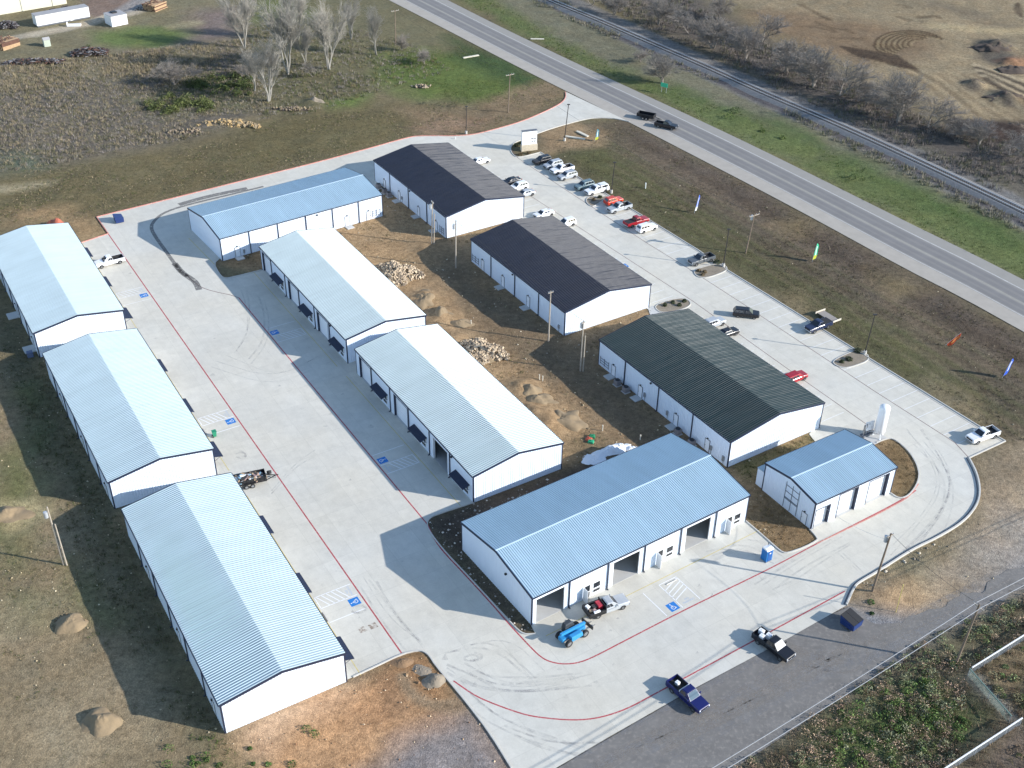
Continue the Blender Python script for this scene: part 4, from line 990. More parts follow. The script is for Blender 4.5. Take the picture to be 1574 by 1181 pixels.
def greenhouse(root, p, bx0, bx1, tx0, tx1, z0, z1, hb, ht, splits, m, glass_front='glass'):
    """cabin from base (bx0 rear, bx1 front) to roof (tx0, tx1) with glass panels"""
    mb = MB(); c = .06
    mb.loft([[(bx0,-hb,z0),(bx1,-hb,z0),(bx1,hb,z0),(bx0,hb,z0)], [(tx0,-ht,z1-c),(tx1,-ht,z1-c),(tx1,ht,z1-c),(tx0,ht,z1-c)], [(tx0+.12,-ht+.12,z1),(tx1-.14,-ht+.12,z1),(tx1-.14,ht-.12,z1),(tx0+.12,ht-.12,z1)]])
    cab = mb.build('cab', m, root, bevel=.035)
    zt = z1 - c
    def panel(name, A, B, Cc, D, i0, i1, j0, j1, mm, off=.012):
        A, B, Cc, D = map(Vector, (A, B, Cc, D))   # bottom-left, bottom-right, top-right, top-left
        f = lambda s, t: (A*(1-s)+B*s)*(1-t) + (D*(1-s)+Cc*s)*t
        nrm = (B-A).cross(D-A).normalized() * off
        q = [f(i0, j0), f(i1, j0), f(i1, j1), f(i0, j1)]; mb = MB(); mb.hexa([v - nrm*.5 for v in q] + [v + nrm for v in q]); mb.build(name, mm, root)
    g = M['glass']; gf = M[glass_front] if glass_front in M else M['glass']
    panel('windshield', (bx1, -hb, z0), (bx1, hb, z0), (tx1, ht, zt), (tx1, -ht, zt), .07, .93, .06, .94, gf)
    panel('rear_window', (bx0, hb, z0), (bx0, -hb, z0), (tx0, -ht, zt), (tx0, ht, zt), .12, .88, .15, .88, g)
    for s in (-1, 1):
        a, b, c_, d_ = ((bx0, -hb, z0), (bx1, -hb, z0), (tx1, -ht, zt), (tx0, -ht, zt)) if s < 0 else ((bx1, hb, z0), (bx0, hb, z0), (tx0, ht, zt), (tx1, ht, zt))
        for u0, u1 in splits:
            if s > 0: u0, u1 = 1-u1, 1-u0
            panel('side_window', a, b, c_, d_, u0, u1, .14, .86, g)
    return cab
def lamps(root, xf, xr, hw, zf, zr):
    for s in (-1, 1):
        mb = MB(); mb.box(xf-.10, xf+.02, s*hw-.17 if s > 0 else s*hw, s*hw if s > 0 else s*hw+.17, zf-.10, zf+.08); mb.build('headlight', M['lamp'], root)
        mb = MB(); y0, y1 = sorted((s*hw, s*(hw-.12))); mb.box(xr-.02, xr+.06, y0, y1, zr-.18, zr+.12); mb.build('taillight', M['lamp_red'], root)
def arches(root, xs, hw, r=.47):
    for x in xs:
        for s in (-1, 1):
            mb = MB(); pts = [(x + r*math.cos(R(a)), r*.92*math.sin(R(a)) + .36) for a in range(0, 181, 20)] + [(x - r, .30), (x + r, .30)]
            mb.add([(a, s*(hw+.004), max(b, .30)) for a, b in pts], [tuple(range(len(pts)))]); mb.build('wheel_arch', M['black'], root)
def pickup(m, root, L=5.85, hood=1.15, bedm=None, glass='glass', crew=True, bed=True, cap=None, lift=0, cover=False):
    hw = .98; xf = L/2; xr = -L/2; cb = -.62
    z1 = 1.17
    mb = MB(); mb.loft([ring(xf-.02, .84, .52, .98), ring(xf-.12, .95, .42, 1.06), ring(xf-.9, hw, .38, 1.13), ring(1.18, hw, .36, 1.18), ring(.2, hw, .36, 1.20), ring(cb, hw, .36, 1.20)])
    mb.build('body', m, root, bevel=.03)
    greenhouse(root, m, cb+.02, 1.32, cb+.20, .55, 1.17, 1.88, .90, .74, [(.03, .30), (.34, .60)] if crew else [(.15, .62)], m, glass)
    if bed:
        bo = MB(); bo.box(xr+.05, cb-.04, -hw+.10, hw-.10, .55, .72); bo.build('bed_floor', M['liner'], root)
        for s in (-1, 1):
            a, b = sorted((s*hw, s*(hw-.11))); q = MB(); q.box(xr+.05, cb-.04, a, b, .42, 1.20); q.build('bed_side', m, root, bevel=.02)
            a, b = sorted((s*(hw-.115), s*(hw-.125))); q = MB(); q.box(xr+.1, cb-.08, a, b, .72, 1.19); q.build('bed_liner', M['liner'], root)
        q = MB(); q.box(xr+.04, xr+.12, -hw+.11, hw-.11, .50, 1.18); q.build('tailgate', m, root, bevel=.015)
        q = MB(); q.box(cb-.12, cb-.045, -hw+.11, hw-.11, .6, 1.19); q.build('bed_front', M['liner'], root)
        if cover: q = MB(); q.box(xr+.14, cb-.13, -hw+.13, hw-.13, 1.14, 1.18); q.build('bed_cover', M['liner'], root)
        if cap:
            q = MB(); q.loft([[(xr+.1,-.93,1.2),(cb-.1,-.93,1.2),(cb-.1,.93,1.2),(xr+.1,.93,1.2)],[(xr+.35,-.76,1.84),(cb-.1,-.76,1.86),(cb-.1,.76,1.86),(xr+.35,.76,1.84)]]); q.build('bed_canopy', cap, root, bevel=.04)
            for s in (-1, 1):
                q = MB(); q.hexa([(xr+.45, s*.92, 1.32), (cb-.3, s*.92, 1.32), (cb-.3, s*.86, 1.40), (xr+.45, s*.86, 1.40), (xr+.5, s*.83, 1.70), (cb-.3, s*.83, 1.70), (cb-.3, s*.75, 1.70), (xr+.5, s*.75, 1.70)]); q.build('canopy_window', M['glass'], root)
    q = MB(); q.box(xf-.10, xf+.04, -.93, .93, .42, .66); q.build('front_bumper', M['chrome'], root, bevel=.03)
    q = MB(); q.box(xf-.05, xf+.015, -.62, .62, .68, .96); q.build('grille', M['black'], root)
    q = MB(); q.box(xr-.10, xr+.06, -.92, .92, .46, .64); q.build('rear_bumper', M['chrome'], root, bevel=.03)
    lamps(root, xf-.03, xr+.04, .86, .92, 1.0)
    for s in (-1, 1):
        q = MB(); a, b = sorted((s*.92, s*1.20)); q.box(.98, 1.08, a, b, 1.20, 1.42); q.build('side_mirror', m, root, bevel=.02)
        q = MB(); q.box(-.45, .9, *sorted((s*.99, s*1.005)), 1.02, 1.05); q.build('door_trim', M['black'], root)
    arches(root, (xf-1.05, xr+1.15), hw)
    for x in (xf-1.05, xr+1.15):
        for s in (-1, 1): wheel(root, x, s*.87)
def car(m, root, kind='suv', L=4.75, glass='glass', rack=False, roofm=None):
    hw = .93; xf = L/2; xr = -L/2
    if kind == 'suv':
        mb = MB(); mb.loft([ring(xf-.02, .78, .45, .88), ring(xf-.15, .90, .34, .98), ring(xf-.9, hw, .30, 1.05), ring(xf-1.35, hw, .30, 1.09), ring(xr+.25, hw, .30, 1.10), ring(xr+.02, .86, .36, 1.02)]); mb.build('body', m, root, bevel=.04)
        greenhouse(root, m, xr+.08, xf-1.25, xr+.42, xf-1.95, 1.07, 1.70, .87, .70, [(.05, .26), (.30, .52), (.56, .76)], roofm or m, glass)
        if rack:
            for s in (-1, 1): q = MB(); q.beam((xr+.6, s*.62, 1.76), (xf-2.1, s*.62, 1.76), .05, .05); q.build('roof_rail', M['black'], root)
    else:
        mb = MB(); mb.loft([ring(xf-.02, .76, .40, .72), ring(xf-.2, .88, .28, .84), ring(xf-1.1, hw, .25, .93), ring(xr+1.0, hw, .25, .98), ring(xr+.15, .88, .28, .94), ring(xr+.02, .80, .38, .84)]); mb.build('body', m, root, bevel=.05)
        greenhouse(root, m, xr+.65, xf-1.15, xr+1.35, xf-1.95, .93, 1.42, .84, .63, [(.16, .44), (.48, .74)], roofm or m, glass)
    q = MB(); q.box(xf-.06, xf+.01, -.5, .5, .45, .72); q.build('grille', M['black'], root)
    lamps(root, xf-.08, xr+.02, .80, .78, .86)
    for s in (-1, 1):
        q = MB(); a, b = sorted((s*.88, s*1.08)); q.box(xf-1.5, xf-1.4, a, b, 1.0, 1.14); q.build('side_mirror', m, root, bevel=.02)
    arches(root, (xf-.92, xr+.95), hw, .42)
    for x in (xf-.92, xr+.95):
        for s in (-1, 1): wheel(root, x, s*.82, .34, .23)
M['glare'] = mat('sun_caught_windshield', (.62, .64, .66), .12, .6)  # sun glare on the windshield painted in as a pale base colour
M['tint'] = mat('grey_blue_windshield', (.12, .17, .2), .06, .3)
def place(name, label, cat, px, py, hd, z=.8, group=None):
    p = G(px, py, z); return thing(name, label, cat, (p.x, p.y, .022), R(hd), group)
A_ = math.degrees(.60)          # axis of the parking rows
gE = 'vehicles parked along the highway-side row'; gW = 'vehicles parked behind the dark-roofed buildings'
def PK(m, label, px, py, hd, group=None, z=.8, name='pickup_truck', cat='pickup truck', **k):
    r = place(name, label, cat, px, py, hd, z, group); pickup(PT[m], r, **k); return r
def CR(m, label, px, py, hd, group=None, kind='suv', z=.7, **k):
    r = place('parked_suv' if kind == 'suv' else 'parked_car', label, 'suv' if kind == 'suv' else 'car', px, py, hd, z, group); car(PT[m], r, kind, **k); return r
PK('white', 'white pickup truck parked alone against the farthest left building', 168, 401, 214)
PK('blue', 'deep blue pickup truck with dark bed crossing onto the grey asphalt', 1057, 1067, -52, glass='tint')
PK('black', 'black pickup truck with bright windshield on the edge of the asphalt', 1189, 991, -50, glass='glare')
PK('white', 'white pickup truck at the right end bay by the curved kerb', 1511, 668, 207, gE)
PK('navy', 'navy pickup truck parked in front of a tan-decked trailer', 1258, 500, 213, gE, L=5.6, cover=True)
PK('grey', 'dark grey pickup truck beside the planted island, alone in its row', 1078, 398, 211, gE)
CR('white', 'white suv with dark roof glass parked beside the dark red pickup', 994, 350, 33, gE, rack=False)
PK('red', 'dark red pickup truck with dark bed pointing at the highway', 978, 340, 33, gE, cover=True)
PK('silver', 'silver pickup truck with black bed beside the orange-red suv', 952, 318.5, 213, gE)
CR('orange', 'orange-red suv beside the small planted island', 943, 308.5, 33, gE, L=4.4)
PK('white', 'white pickup truck with a white bed canopy beside the grey-green suv', 917, 291.5, 213, gE, cap=PT['white'])
CR('teal', 'grey-green suv with very dark glass, two bays from the island', 898, 285, 213, gE, rack=True)
CR('silver', 'silver suv at the near end of the group of four', 872, 270, 213, gE, rack=True)
PK('white', 'white pickup truck between two suvs, third from the sign', 864, 259.5, 213, gE)
CR('silver', 'silver suv with dark hood, second from the sign', 850, 253, 213, gE, kind='suv')
CR('black', 'black suv parked closest to the white sign', 833, 246.5, 213, gE)
CR('black', 'black suv driving along the car park aisle', 1147, 481.5, -10, None, L=4.9)
CR('white', 'white car half hidden behind the far charcoal roof, farthest of its row', 738, 247, 33, gW, kind='sedan')
CR('black', 'black car behind the far charcoal roof beside two white cars', 786, 278, 213, gW, kind='sedan')
CR('white', 'white suv with black sunroof behind the far charcoal roof', 797, 287, 213, gW, L=4.5)
CR('silver', 'silver car behind the near corner of the far charcoal roof', 807, 297, 213, gW, kind='sedan')
CR('white', 'white sedan in the gap between the two charcoal roofs', 836, 328, 213, gW, kind='sedan')
CR('white', 'white suv peeking over the far edge of the middle charcoal roof', 870, 343, 213, gW, L=4.4)
CR('silver', 'silver suv peeking over the dark green roof', 1098, 496, 33, gW, L=4.5)
CR('black', 'black car with white flank glare peeking over the dark green roof', 1118, 511, 33, gW, kind='sedan')
CR('red', 'dark red suv peeking over the dark green roof', 1222, 580, 33, gW)
# highway truck and trailer
r = PK('black', 'black pickup truck towing a trailer on the highway', 1024, 192, -26, None)
def dump_trailer(root, m, L=4.6, load=False):
    q = MB(); q.box(-L/2, L/2, -.98, .98, .62, .74); q.build('bed_floor', m, root)
    for s in (-1, 1):
        q = MB(); q.box(-L/2, L/2, *sorted((s*.98, s*1.04)), .62, 1.45)
        for k in range(8): x = -L/2 + .2 + k*(L-.4)/7; q.box(x-.04, x+.04, *sorted((s*1.045, s*1.10)), .66, 1.43)
        q.build('side_panel', m, root)
        q = MB(); q.box(-.95, .95, *sorted((s*1.06, s*1.34)), .82, .88); q.box(-.99, -.95, *sorted((s*1.06, s*1.34)), .62, .88); q.box(.95, .99, *sorted((s*1.06, s*1.34)), .62, .88); q.build('fender', m, root)
        for x in (-.46, .46): wheel(root, x, s*1.2, .36, .24)
    q = MB(); q.box(L/2, L/2+.06, -1.04, 1.04, .62, 1.5); q.build('front_panel', m, root)
    q = MB(); q.box(-L/2-.06, -L/2, -1.04, 1.04, .62, 1.45); q.build('tailgate', m, root)
    q = MB(); q.beam((L/2, -.7, .55), (L/2+1.6, 0, .55), .1, .12); q.beam((L/2, .7, .55), (L/2+1.6, 0, .55), .1, .12); q.beam((-L/2+.2, -.6, .55), (L/2, -.6, .55), .1, .12); q.beam((-L/2+.2, .6, .55), (L/2, .6, .55), .1, .12); q.beam((L/2+1.4, 0, .56), (L/2+1.95, 0, .56), .1, .1)
    q.build('hitch_frame', m, root)
    q = MB(); q.cyl((L/2+1.5, 0, .05), (L/2+1.5, 0, .9), .05); q.build('jack', M['steel'], root)
rr_ = place('dump_trailer', 'black dump trailer towed on the highway', 'trailer', 993.5, 178, -26, .8); dump_trailer(rr_, M['black'], 4.4)
tr_ = place('dump_trailer', 'black dump trailer full of debris beside the nearest left building', 'trailer', 381, 736, 21, 1.0); dump_trailer(tr_, M['black'], 5.2)
q = MB(); q.cyl((3.35, .9, .35), (3.35, 1.1, .75), .36, n=18); q.cyl((3.35, .93, .4), (3.35, 1.12, .78), .15, n=10); q.build('spare_tyre', M['rubber'], tr_)
def debris(root_loc, rz, label, cols, lx, ly, z0, h, n, name='debris_pile', seed=1, cat='debris'):
    rg = random.Random(seed); mb = MB()
    for i in range(n):
        x = rg.uniform(-lx, lx); y = rg.uniform(-ly, ly); z = z0 + h*(1-(abs(x)/lx)**2*.6)*(1-(abs(y)/ly)**2*.5)*rg.uniform(.2, 1)
        k = rg.randrange(len(cols)); a = rg.uniform(0, math.pi); l_ = rg.uniform(.5, 1.4); t = rg.uniform(-.25, .25)
        d = Vector((math.cos(a)*l_, math.sin(a)*l_, t))
        c = Vector((x, y, z)); mb.beam(c-d*.5, c+d*.5, rg.uniform(.12, .5), rg.uniform(.04, .18), k)
    o = mb.build(name, cols, None, loc=root_loc, rz=rz); return tag(o, label, cat)
tan = mat('tan_scrap', (.42, .30, .19), .9, var=.3, vscale=3); pink = mat('pinkish_scrap', (.45, .30, .28), .9); pal = mat('pale_scrap', (.62, .64, .66), .8, var=.1); blus = mat('pale_blue_scrap', (.25, .42, .52), .8); drk = mat('dark_scrap', (.05, .045, .045), .9)
debris(tr_.location + Vector((0, 0, 0)), R(21), 'heap of tan boards and white scrap filling the black dump trailer', [tan, tan, pal, pink, blus, drk], 2.2, .8, .78, .95, 110, seed=4)
# tan-decked flat trailer behind the navy pickup
t2 = place('flat_trailer', 'flat utility trailer with grey-tan deck behind the navy pickup', 'trailer', 1273, 487, 33+90, .6)
q = MB(); q.box(-2.0, 2.0, -.85, .85, .60, .68); q.build('deck', mat('grey_tan_deck', (.28, .25, .22), .85, var=.15, vscale=3), t2)
q = MB(); q.box(-2.08, -2.0, -1.25, 1.25, .55, .95); q.build('end_board', mat('cream_board', (.55, .50, .42), .8), t2)
q = MB(); q.box(2.0, 2.08, -1.25, 1.25, .55, .95); q.build('end_board', MATS['cream_board'], t2)
for x in (-.5, .5):
    for s in (-1, 1): wheel(t2, x, s*1.0, .32, .2)
q = MB(); q.beam((-1.95, -.7, .5), (1.95, -.7, .5), .1, .12); q.beam((-1.95, .7, .5), (1.95, .7, .5), .1, .12); q.build('hitch_frame', M['black'], t2)

# service truck with black flatbed
sv = place('service_truck', 'silver crew-cab service truck with crowded black utility bed by the shop', 'truck', 933, 930, 27, .9)
pickup(PT['silver'], sv, L=6.0, bed=False)
q = MB(); q.box(-3.15, -.68, -1.1, 1.1, .78, .88); q.build('flatbed', M['black'], sv)
for s in (-1, 1):
    q = MB(); q.box(-3.15, -.68, *sorted((s*1.1, s*.84)), .62, 1.30); q.build('side_box', M['black'], sv, bevel=.02)
q = MB(); q.box(-3.2, -3.1, -1.1, 1.1, .6, 1.3); q.build('tailgate', M['black'], sv); q = MB(); q.box(-.78, -.68, -1.1, 1.1, .7, 1.75); q.build('headboard', M['black'], sv)
def on(root, x, y, z): return root.matrix_basis @ Vector((x, y, z)) if False else Vector((root.location.x + x*math.cos(root.rotation_euler.z) - y*math.sin(root.rotation_euler.z), root.location.y + x*math.sin(root.rotation_euler.z) + y*math.cos(root.rotation_euler.z), root.location.z + z))
def boxthing(name, label, cat, root, x, y, z, dx, dy, dz, m, rot=0, group=None, lid=None):
    p = on(root, x, y, z); mb = MB(); mb.box(-dx/2, dx/2, -dy/2, dy/2, 0, dz); mb.box(-dx/2-.02, dx/2+.02, -dy/2-.02, dy/2+.02, dz-.08, dz-.03)
    mb.box(-dx/6, dx/6, -.03, .03, dz, dz+.06)
    return tag(mb.build(name, m, None, bevel=.02, loc=p, rz=root.rotation_euler.z + rot), label, cat, group)
mred = mat('red_machine_paint', (.42, .03, .05), .4); 
boxthing('welder', 'red welding machine behind the cab of the silver service truck', 'machine', sv, -1.2, .1, .88, .65, 1.1, .75, mred)
boxthing('toolbox', 'white toolbox at the right rear of the service truck bed', 'toolbox', sv, -2.1, -.95, 1.3, .9, .3, .22, M['white'])
boxthing('toolbox', 'pale toolbox at the left rear of the service truck bed', 'toolbox', sv, -2.7, .5, .88, .5, .55, .5, M['white'], .3)
boxthing('compressor', 'dark compressor in the middle of the service truck bed', 'machine', sv, -1.9, .15, .88, .6, .7, .55, drk, .2)
boxthing('crate', 'small tan crate near the tailgate of the service truck', 'crate', sv, -2.6, -.25, .88, .45, .5, .35, tan, -.2)
boxthing('hose_box', 'red and white hose box beside the tailgate of the service truck', 'box', sv, -2.2, -.45, .88, .4, .4, .5, pink, .4)
# cargo in the two driving pickups
for rt, its in ((bpy.data.objects['pickup_truck.001'], [(-1.9, .1, .5, .5, .25, 'pale square box in the bed of the deep blue pickup')]), (bpy.data.objects['pickup_truck.002'], [(-2.3, .3, .7, .55, .35, 'white box at the tailgate of the black pickup'), (-1.6, -.45, .6, .6, .45, 'white box beside the wheel of the black pickup'), (-1.1, .35, .7, .6, .5, 'white box behind the cab of the black pickup')])):
    for x, y, dx, dy, dz, lb in its: boxthing('cargo_box', lb, 'box', rt, x, y, .72, dx, dy, dz + (.3 if 'black' in lb else .2), M['white'], .1)
q = MB(); q.box(-.72, -.60, -.85, .85, 1.2, 1.42); q.build('cab_rack', M['white'], bpy.data.objects['pickup_truck.001'])
# telehandler
th_ = place('telehandler', 'light blue telescopic handler parked by the open bay of the shop', 'telehandler', 880, 972, 40, .9)
q = MB(); q.loft([[(x, -.45, .6), (x, .45, .6), (x, .45, 1.15), (x, -.45, 1.15)] for x in (-2.1, 1.9)]); q.build('chassis', M['tele'], th_, bevel=.05)
q = MB(); q.loft([[(-1.1, -1.15, .65), (.9, -1.15, .65), (.9, -.45, .65), (-1.1, -.45, .65)], [(-1.1, -1.1, 1.45), (.75, -1.1, 1.35), (.75, -.45, 1.35), (-1.1, -.45, 1.45)]]); q.build('engine_cover', M['tele'], th_, bevel=.07)
q = MB(); q.loft([[(-.9, .45, .8), (.7, .45, .8), (.7, 1.2, .8), (-.9, 1.2, .8)], [(-.9, .45, 1.5), (.75, .45, 1.5), (.75, 1.2, 1.5), (-.9, 1.2, 1.5)], [(-.8, .5, 2.3), (.25, .5, 2.3), (.25, 1.1, 2.3), (-.8, 1.1, 2.3)]]); q.build('cab', mat('smoky_cab_glass', (.05, .055, .06), .15), th_, bevel=.04)
q = MB(); q.beam((-2.1, 0, 1.75), (2.1, 0, 1.25), .34, .38); q.build('boom', M['tele'], th_, bevel=.03)
q = MB(); q.beam((2.1, 0, 1.25), (2.6, 0, .85), .26, .26); q.box(2.55, 2.7, -1.05, 1.05, .45, .95); q.build('carriage', M['black'], th_)
for s in (-.35, .35): q = MB(); q.box(2.65, 3.7, s-.06, s+.06, .12, .18); q.build('fork', M['steel'], th_)
for x in (-1.45, 1.35):
    for s in (-1, 1): wheel(th_, x, s*.95, .55, .4)
# dumpsters
def dumpster(px, py, hd, label, lx=1.5, group='blue steel dumpsters'):
    r = place('dumpster', label, 'dumpster', px, py, hd, .6, group)
    q = MB(); w_ = 1.0
    for y0, y1 in ((-w_, -w_+.06), (w_-.06, w_)): q.hexa([(-.75,y0,.15),(.85,y0,.15),(.85,y1,.15),(-.75,y1,.15),(-.85,y0,1.5),(.95,y0,1.1),(.95,y1,1.1),(-.85,y1,1.5)])
    q.hexa([(-.75,-w_+.06,.15),(-.69,-w_+.06,.15),(-.69,w_-.06,.15),(-.75,w_-.06,.15),(-.85,-w_+.06,1.5),(-.79,-w_+.06,1.5),(-.79,w_-.06,1.5),(-.85,w_-.06,1.5)])
    q.hexa([(.84,-w_+.06,.15),(.90,-w_+.06,.15),(.90,w_-.06,.15),(.84,w_-.06,.15),(.89,-w_+.06,1.1),(.95,-w_+.06,1.1),(.95,w_-.06,1.1),(.89,w_-.06,1.1)])
    q.box(-.69, .54, -w_+.06, w_-.06, .15, .2); q.build('bin_body', M['dumpster'], r)
    for s in (-1, 1):
        q = MB(); a, b = sorted((s*.02, s*1.02)); q.hexa([(-.88,a,1.52),(.90,a,1.14),(.90,b,1.14),(-.88,b,1.52),(-.88,a,1.57),(.90,a,1.19),(.90,b,1.19),(-.88,b,1.57)]); q.build('lid', M['liner'] if 'dark lids' in label else M['dumpster'], r)
        q = MB(); q.box(-.5, .5, *sorted((s*1.0, s*1.08)), .65, .8); q.build('lift_sleeve', M['dumpster'], r)
    return r
dumpster(182, 337, 30, 'dark blue dumpster on the far left corner of the concrete drive')
d_ = dumpster(1308, 955, -50, 'blue dumpster with dark lids on the asphalt by the kerb end'); d_.scale = (1.25, 1.0, 1.0)
# portable toilet
r = place('portable_toilet', 'blue portable toilet with pale roof beside the mulch bed', 'portable toilet', 1179, 851, 33, 1.1)
q = MB(); q.box(-.56, .56, -.56, .56, .08, 2.05); q.build('cabin', M['porta'], r, bevel=.04)
q = MB(); q.loft([[(x, -.6, 2.05), (x, .6, 2.05), (x, .45, 2.25), (x, 0, 2.33), (x, -.45, 2.25)] for x in (-.6, .6)]); q.build('roof', mat('pale_plastic_roof', (.75, .77, .78), .5), r)
q = MB(); q.box(-.36, .36, -.60, -.565, .15, 1.95); dd = q.build('door', mat('dark_blue_plastic', (.01, .08, .28), .4), r); q = MB(); q.box(-.12, .12, -.62, -.605, 1.45, 1.65); q.build('door_sign', M['white'], dd)
q = MB(); q.box(-.6, .6, -.6, .6, 0, .08); q.build('skid', M['steel'], r); q = MB(); q.cyl((.4, .4, 2.1), (.4, .4, 2.6), .05); q.build('vent_pipe', M['black'], r)
# vertical gas tank, vaporiser cabinet and panel
tp = G(1350, 671); r = thing('gas_tank', 'tall white vertical gas tank on a concrete pad behind the small building', 'tank', (tp.x, tp.y, .05))
n_ = 24; rings = []
for rad, z in ((.3, .75), (.72, .85), (.85, 1.05), (.85, 5.6), (.78, 5.85), (.55, 6.05), (.2, 6.15)): rings.append([(rad*math.cos(2*math.pi*k/n_), rad*math.sin(2*math.pi*k/n_), z) for k in range(n_)])
q = MB(); q.loft(rings); q.build('tank_shell', M['white'], r, True, sharp=50)
for k in range(3):
    a = R(30 + 120*k); q = MB(); q.beam((.62*math.cos(a), .62*math.sin(a), 1.1), (.9*math.cos(a), .9*math.sin(a), .02), .14, .14); q.box(.9*math.cos(a)-.18, .9*math.cos(a)+.18, .9*math.sin(a)-.18, .9*math.sin(a)+.18, 0, .04); q.build('leg', M['white'], r)
q = MB(); q.cyl((-.5, .5, .5), (-1.6, .5, .5), .05); q.cyl((-.5, .5, .5), (-.5, .5, 1.1), .05); q.cyl((-1.2, .5, .5), (-1.2, .5, 1.6), .04); q.build('pipework', M['galv'], r)
vp = G(1333, 668); r = thing('vaporizer', 'dark finned vaporiser unit standing left of the white tank', 'machine', (vp.x, vp.y, .05), .6)
for i in range(5):
    q = MB(); x = -1.0 + i*.5
    for a in range(4): q.beam((x + .14*math.cos(a*math.pi/4), .14*math.sin(a*math.pi/4), .3), (x + .14*math.cos(a*math.pi/4), .14*math.sin(a*math.pi/4), 2.2), .03, .03)
    q.cyl((x, 0, .3), (x, 0, 2.2), .11, n=8); q.build('fin_tube', M['steel'], r)
q = MB(); q.box(-1.3, 1.3, -.4, .4, .12, .3); q.box(-1.3, 1.3, -.4, .4, 0, .12); q.build('base_frame', M['frame'], r)
pp = G(1338, 657, 1.6); q = MB(); q.hexa([(-.8,-.02,1.0),(.8,-.02,1.0),(.8,.04,1.0),(-.8,.04,1.0),(-.8,.28,2.5),(.8,.28,2.5),(.8,.34,2.5),(-.8,.34,2.5)]); r = thing('control_board', 'white square board tilted on two posts left of the white tank', 'board', (pp.x, pp.y, .05), .45)
q.build('board', M['white'], r)
for s in (-.6, .6): q = MB(); q.beam((s, .1, 0), (s, .1, 1.3), .08, .08); q.build('post', M['galv'], r)

# green wheeled bin beside the middle left building
gp = G(330, 671); r = thing('wheeled_bin', 'green wheeled bin beside the middle left building', 'bin', (gp.x, gp.y, .02), .5); gm = mat('green_plastic', (.02, .22, .12), .5)
q = MB(); q.loft([[(-.25,-.28,.08),(.25,-.28,.08),(.25,.28,.08),(-.25,.28,.08)], [(-.32,-.36,1.0),(.32,-.36,1.0),(.32,.36,1.0),(-.32,.36,1.0)]]); q.build('bin_body', gm, r); q = MB(); q.box(-.35, .36, -.38, .38, 1.0, 1.06); q.build('lid', gm, r)
for s in (-.3, .3): q = MB(); q.cyl((-.28, s-.03, .12), (-.28, s+.03, .12), .12, n=12); q.build('wheel', M['rubber'], r)

# monument sign
sp = G(813, 231); r = thing('monument_sign', 'white monument sign on a stone base at the highway entrance', 'sign', (sp.x, sp.y, .02), R(18))
q = MB(); q.box(-2.0, 2.0, -.5, .5, 0, 1.6); q.build('stone_base', mat('cream_stone', (.52, .45, .34), .9, var=.2, vscale=2.5, bump=.6, bscale=5), r)
q = MB(); q.box(-1.85, 1.85, -.38, .38, 1.6, 4.9); q.build('sign_panel', M['white'], r); q = MB(); q.box(-1.9, 1.9, -.43, .43, 4.9, 5.05); q.build('cap', M['frame'], r)
q = MB()
for z, x0, x1 in ((2.9, .35, .95), (2.9, 1.1, 1.6), (2.2, .5, .9), (2.2, 1.05, 1.55)): q.box(x0, x1, -.395, -.38, z, z+.22)
q.build('sign_lettering', M['frame'], r)

# ------------------------------------------------------------------ poles, lamps, wires
def lean(base, top, z):
    b = G(*base); t = G(*top, z); return b, Vector((t.x - b.x, t.y - b.y, z))
def upole(label, base, top, z, m, arm=None, armdir=0, transformer=False, twin=False, r=.16, name='utility_pole', cat='utility pole', insul=True):
    b, t = lean(base, top, z); root = thing(name, label, cat, (b.x, b.y, -.05))
    q = MB(); q.cyl((0, 0, 0), t, r, r*.62, n=10); q.build('pole', m, root)
    if twin: q = MB(); q.cyl((.45, -.1, 0), (.45 + t.x*.72, -.1 + t.y*.72, t.z*.72), r*.8, r*.6, n=10); q.build('brace_pole', m, root)
    d = Vector((math.cos(R(armdir)), math.sin(R(armdir)), 0))
    if arm:
        c = t * .965; q = MB(); q.beam(c - d*arm, c + d*arm, .12, .12); q.build('crossarm', M['palewood'], root)
        if insul:
            q = MB()
            for s in (-.95, -.45, .45, .95): e = c + d*arm*s; q.cyl(e + Vector((0, 0, .06)), e + Vector((0, 0, .3)), .06, .04, n=6)
            q.build('insulators', M['galv'], root)
    if transformer:
        c = t * .84 + Vector((-d.y, d.x, 0)) * .42; q = MB(); q.cyl(c, c + Vector((0, 0, .95)), .28, n=14); q.cyl(c + Vector((0, 0, .95)), c + Vector((0, 0, 1.12)), .06, n=6); q.beam(c + Vector((0, 0, .6)), t*.9, .08, .08); q.build('transformer', M['galv'], root)
    return b + t
P = {}
P[1] = upole('pale twin utility pole with a white transformer in the yard left of the buildings', (98,868), (72,779), 10.5, M['palewood'], None, 120, True, True)
P[2] = upole('pale twin utility pole with transformer near the far charcoal roof gable', (663.5,376), (664.8,309), 9.8, M['palewood'], .5, 120, True, True)
P[3] = upole('pale utility pole at the corner between the two charcoal roofs', (700.6,412), (700.6,339), 10.5, M['palewood'], None, 120, True)
P[4] = upole('pale utility pole against the wall of the middle charcoal-roofed building', (843,525), (846.6,447), 10.5, M['palewood'], .5, 30, False)
P[5] = upole('pale utility pole at the corner of the dark green roof with a thick lower half', (892,570.6), (897,493), 10.2, M['palewood'], .4, 30, True, True)
P[6] = upole('dark utility pole with pale crossarm and white transformer on the highway verge', (1146,389), (1160,329), 8.8, M['wood'], 1.3, 33, True)
P[11] = upole('brown utility pole with a crossarm on the green corner by the highway', (781,173), (784,113), 10.3, M['wood'], 1.2, 33)
P[13] = upole('brown utility pole with crossarm near the top of the highway verge', (608,68.6), (607,15), 10.2, M['wood'], 1.2, 33)
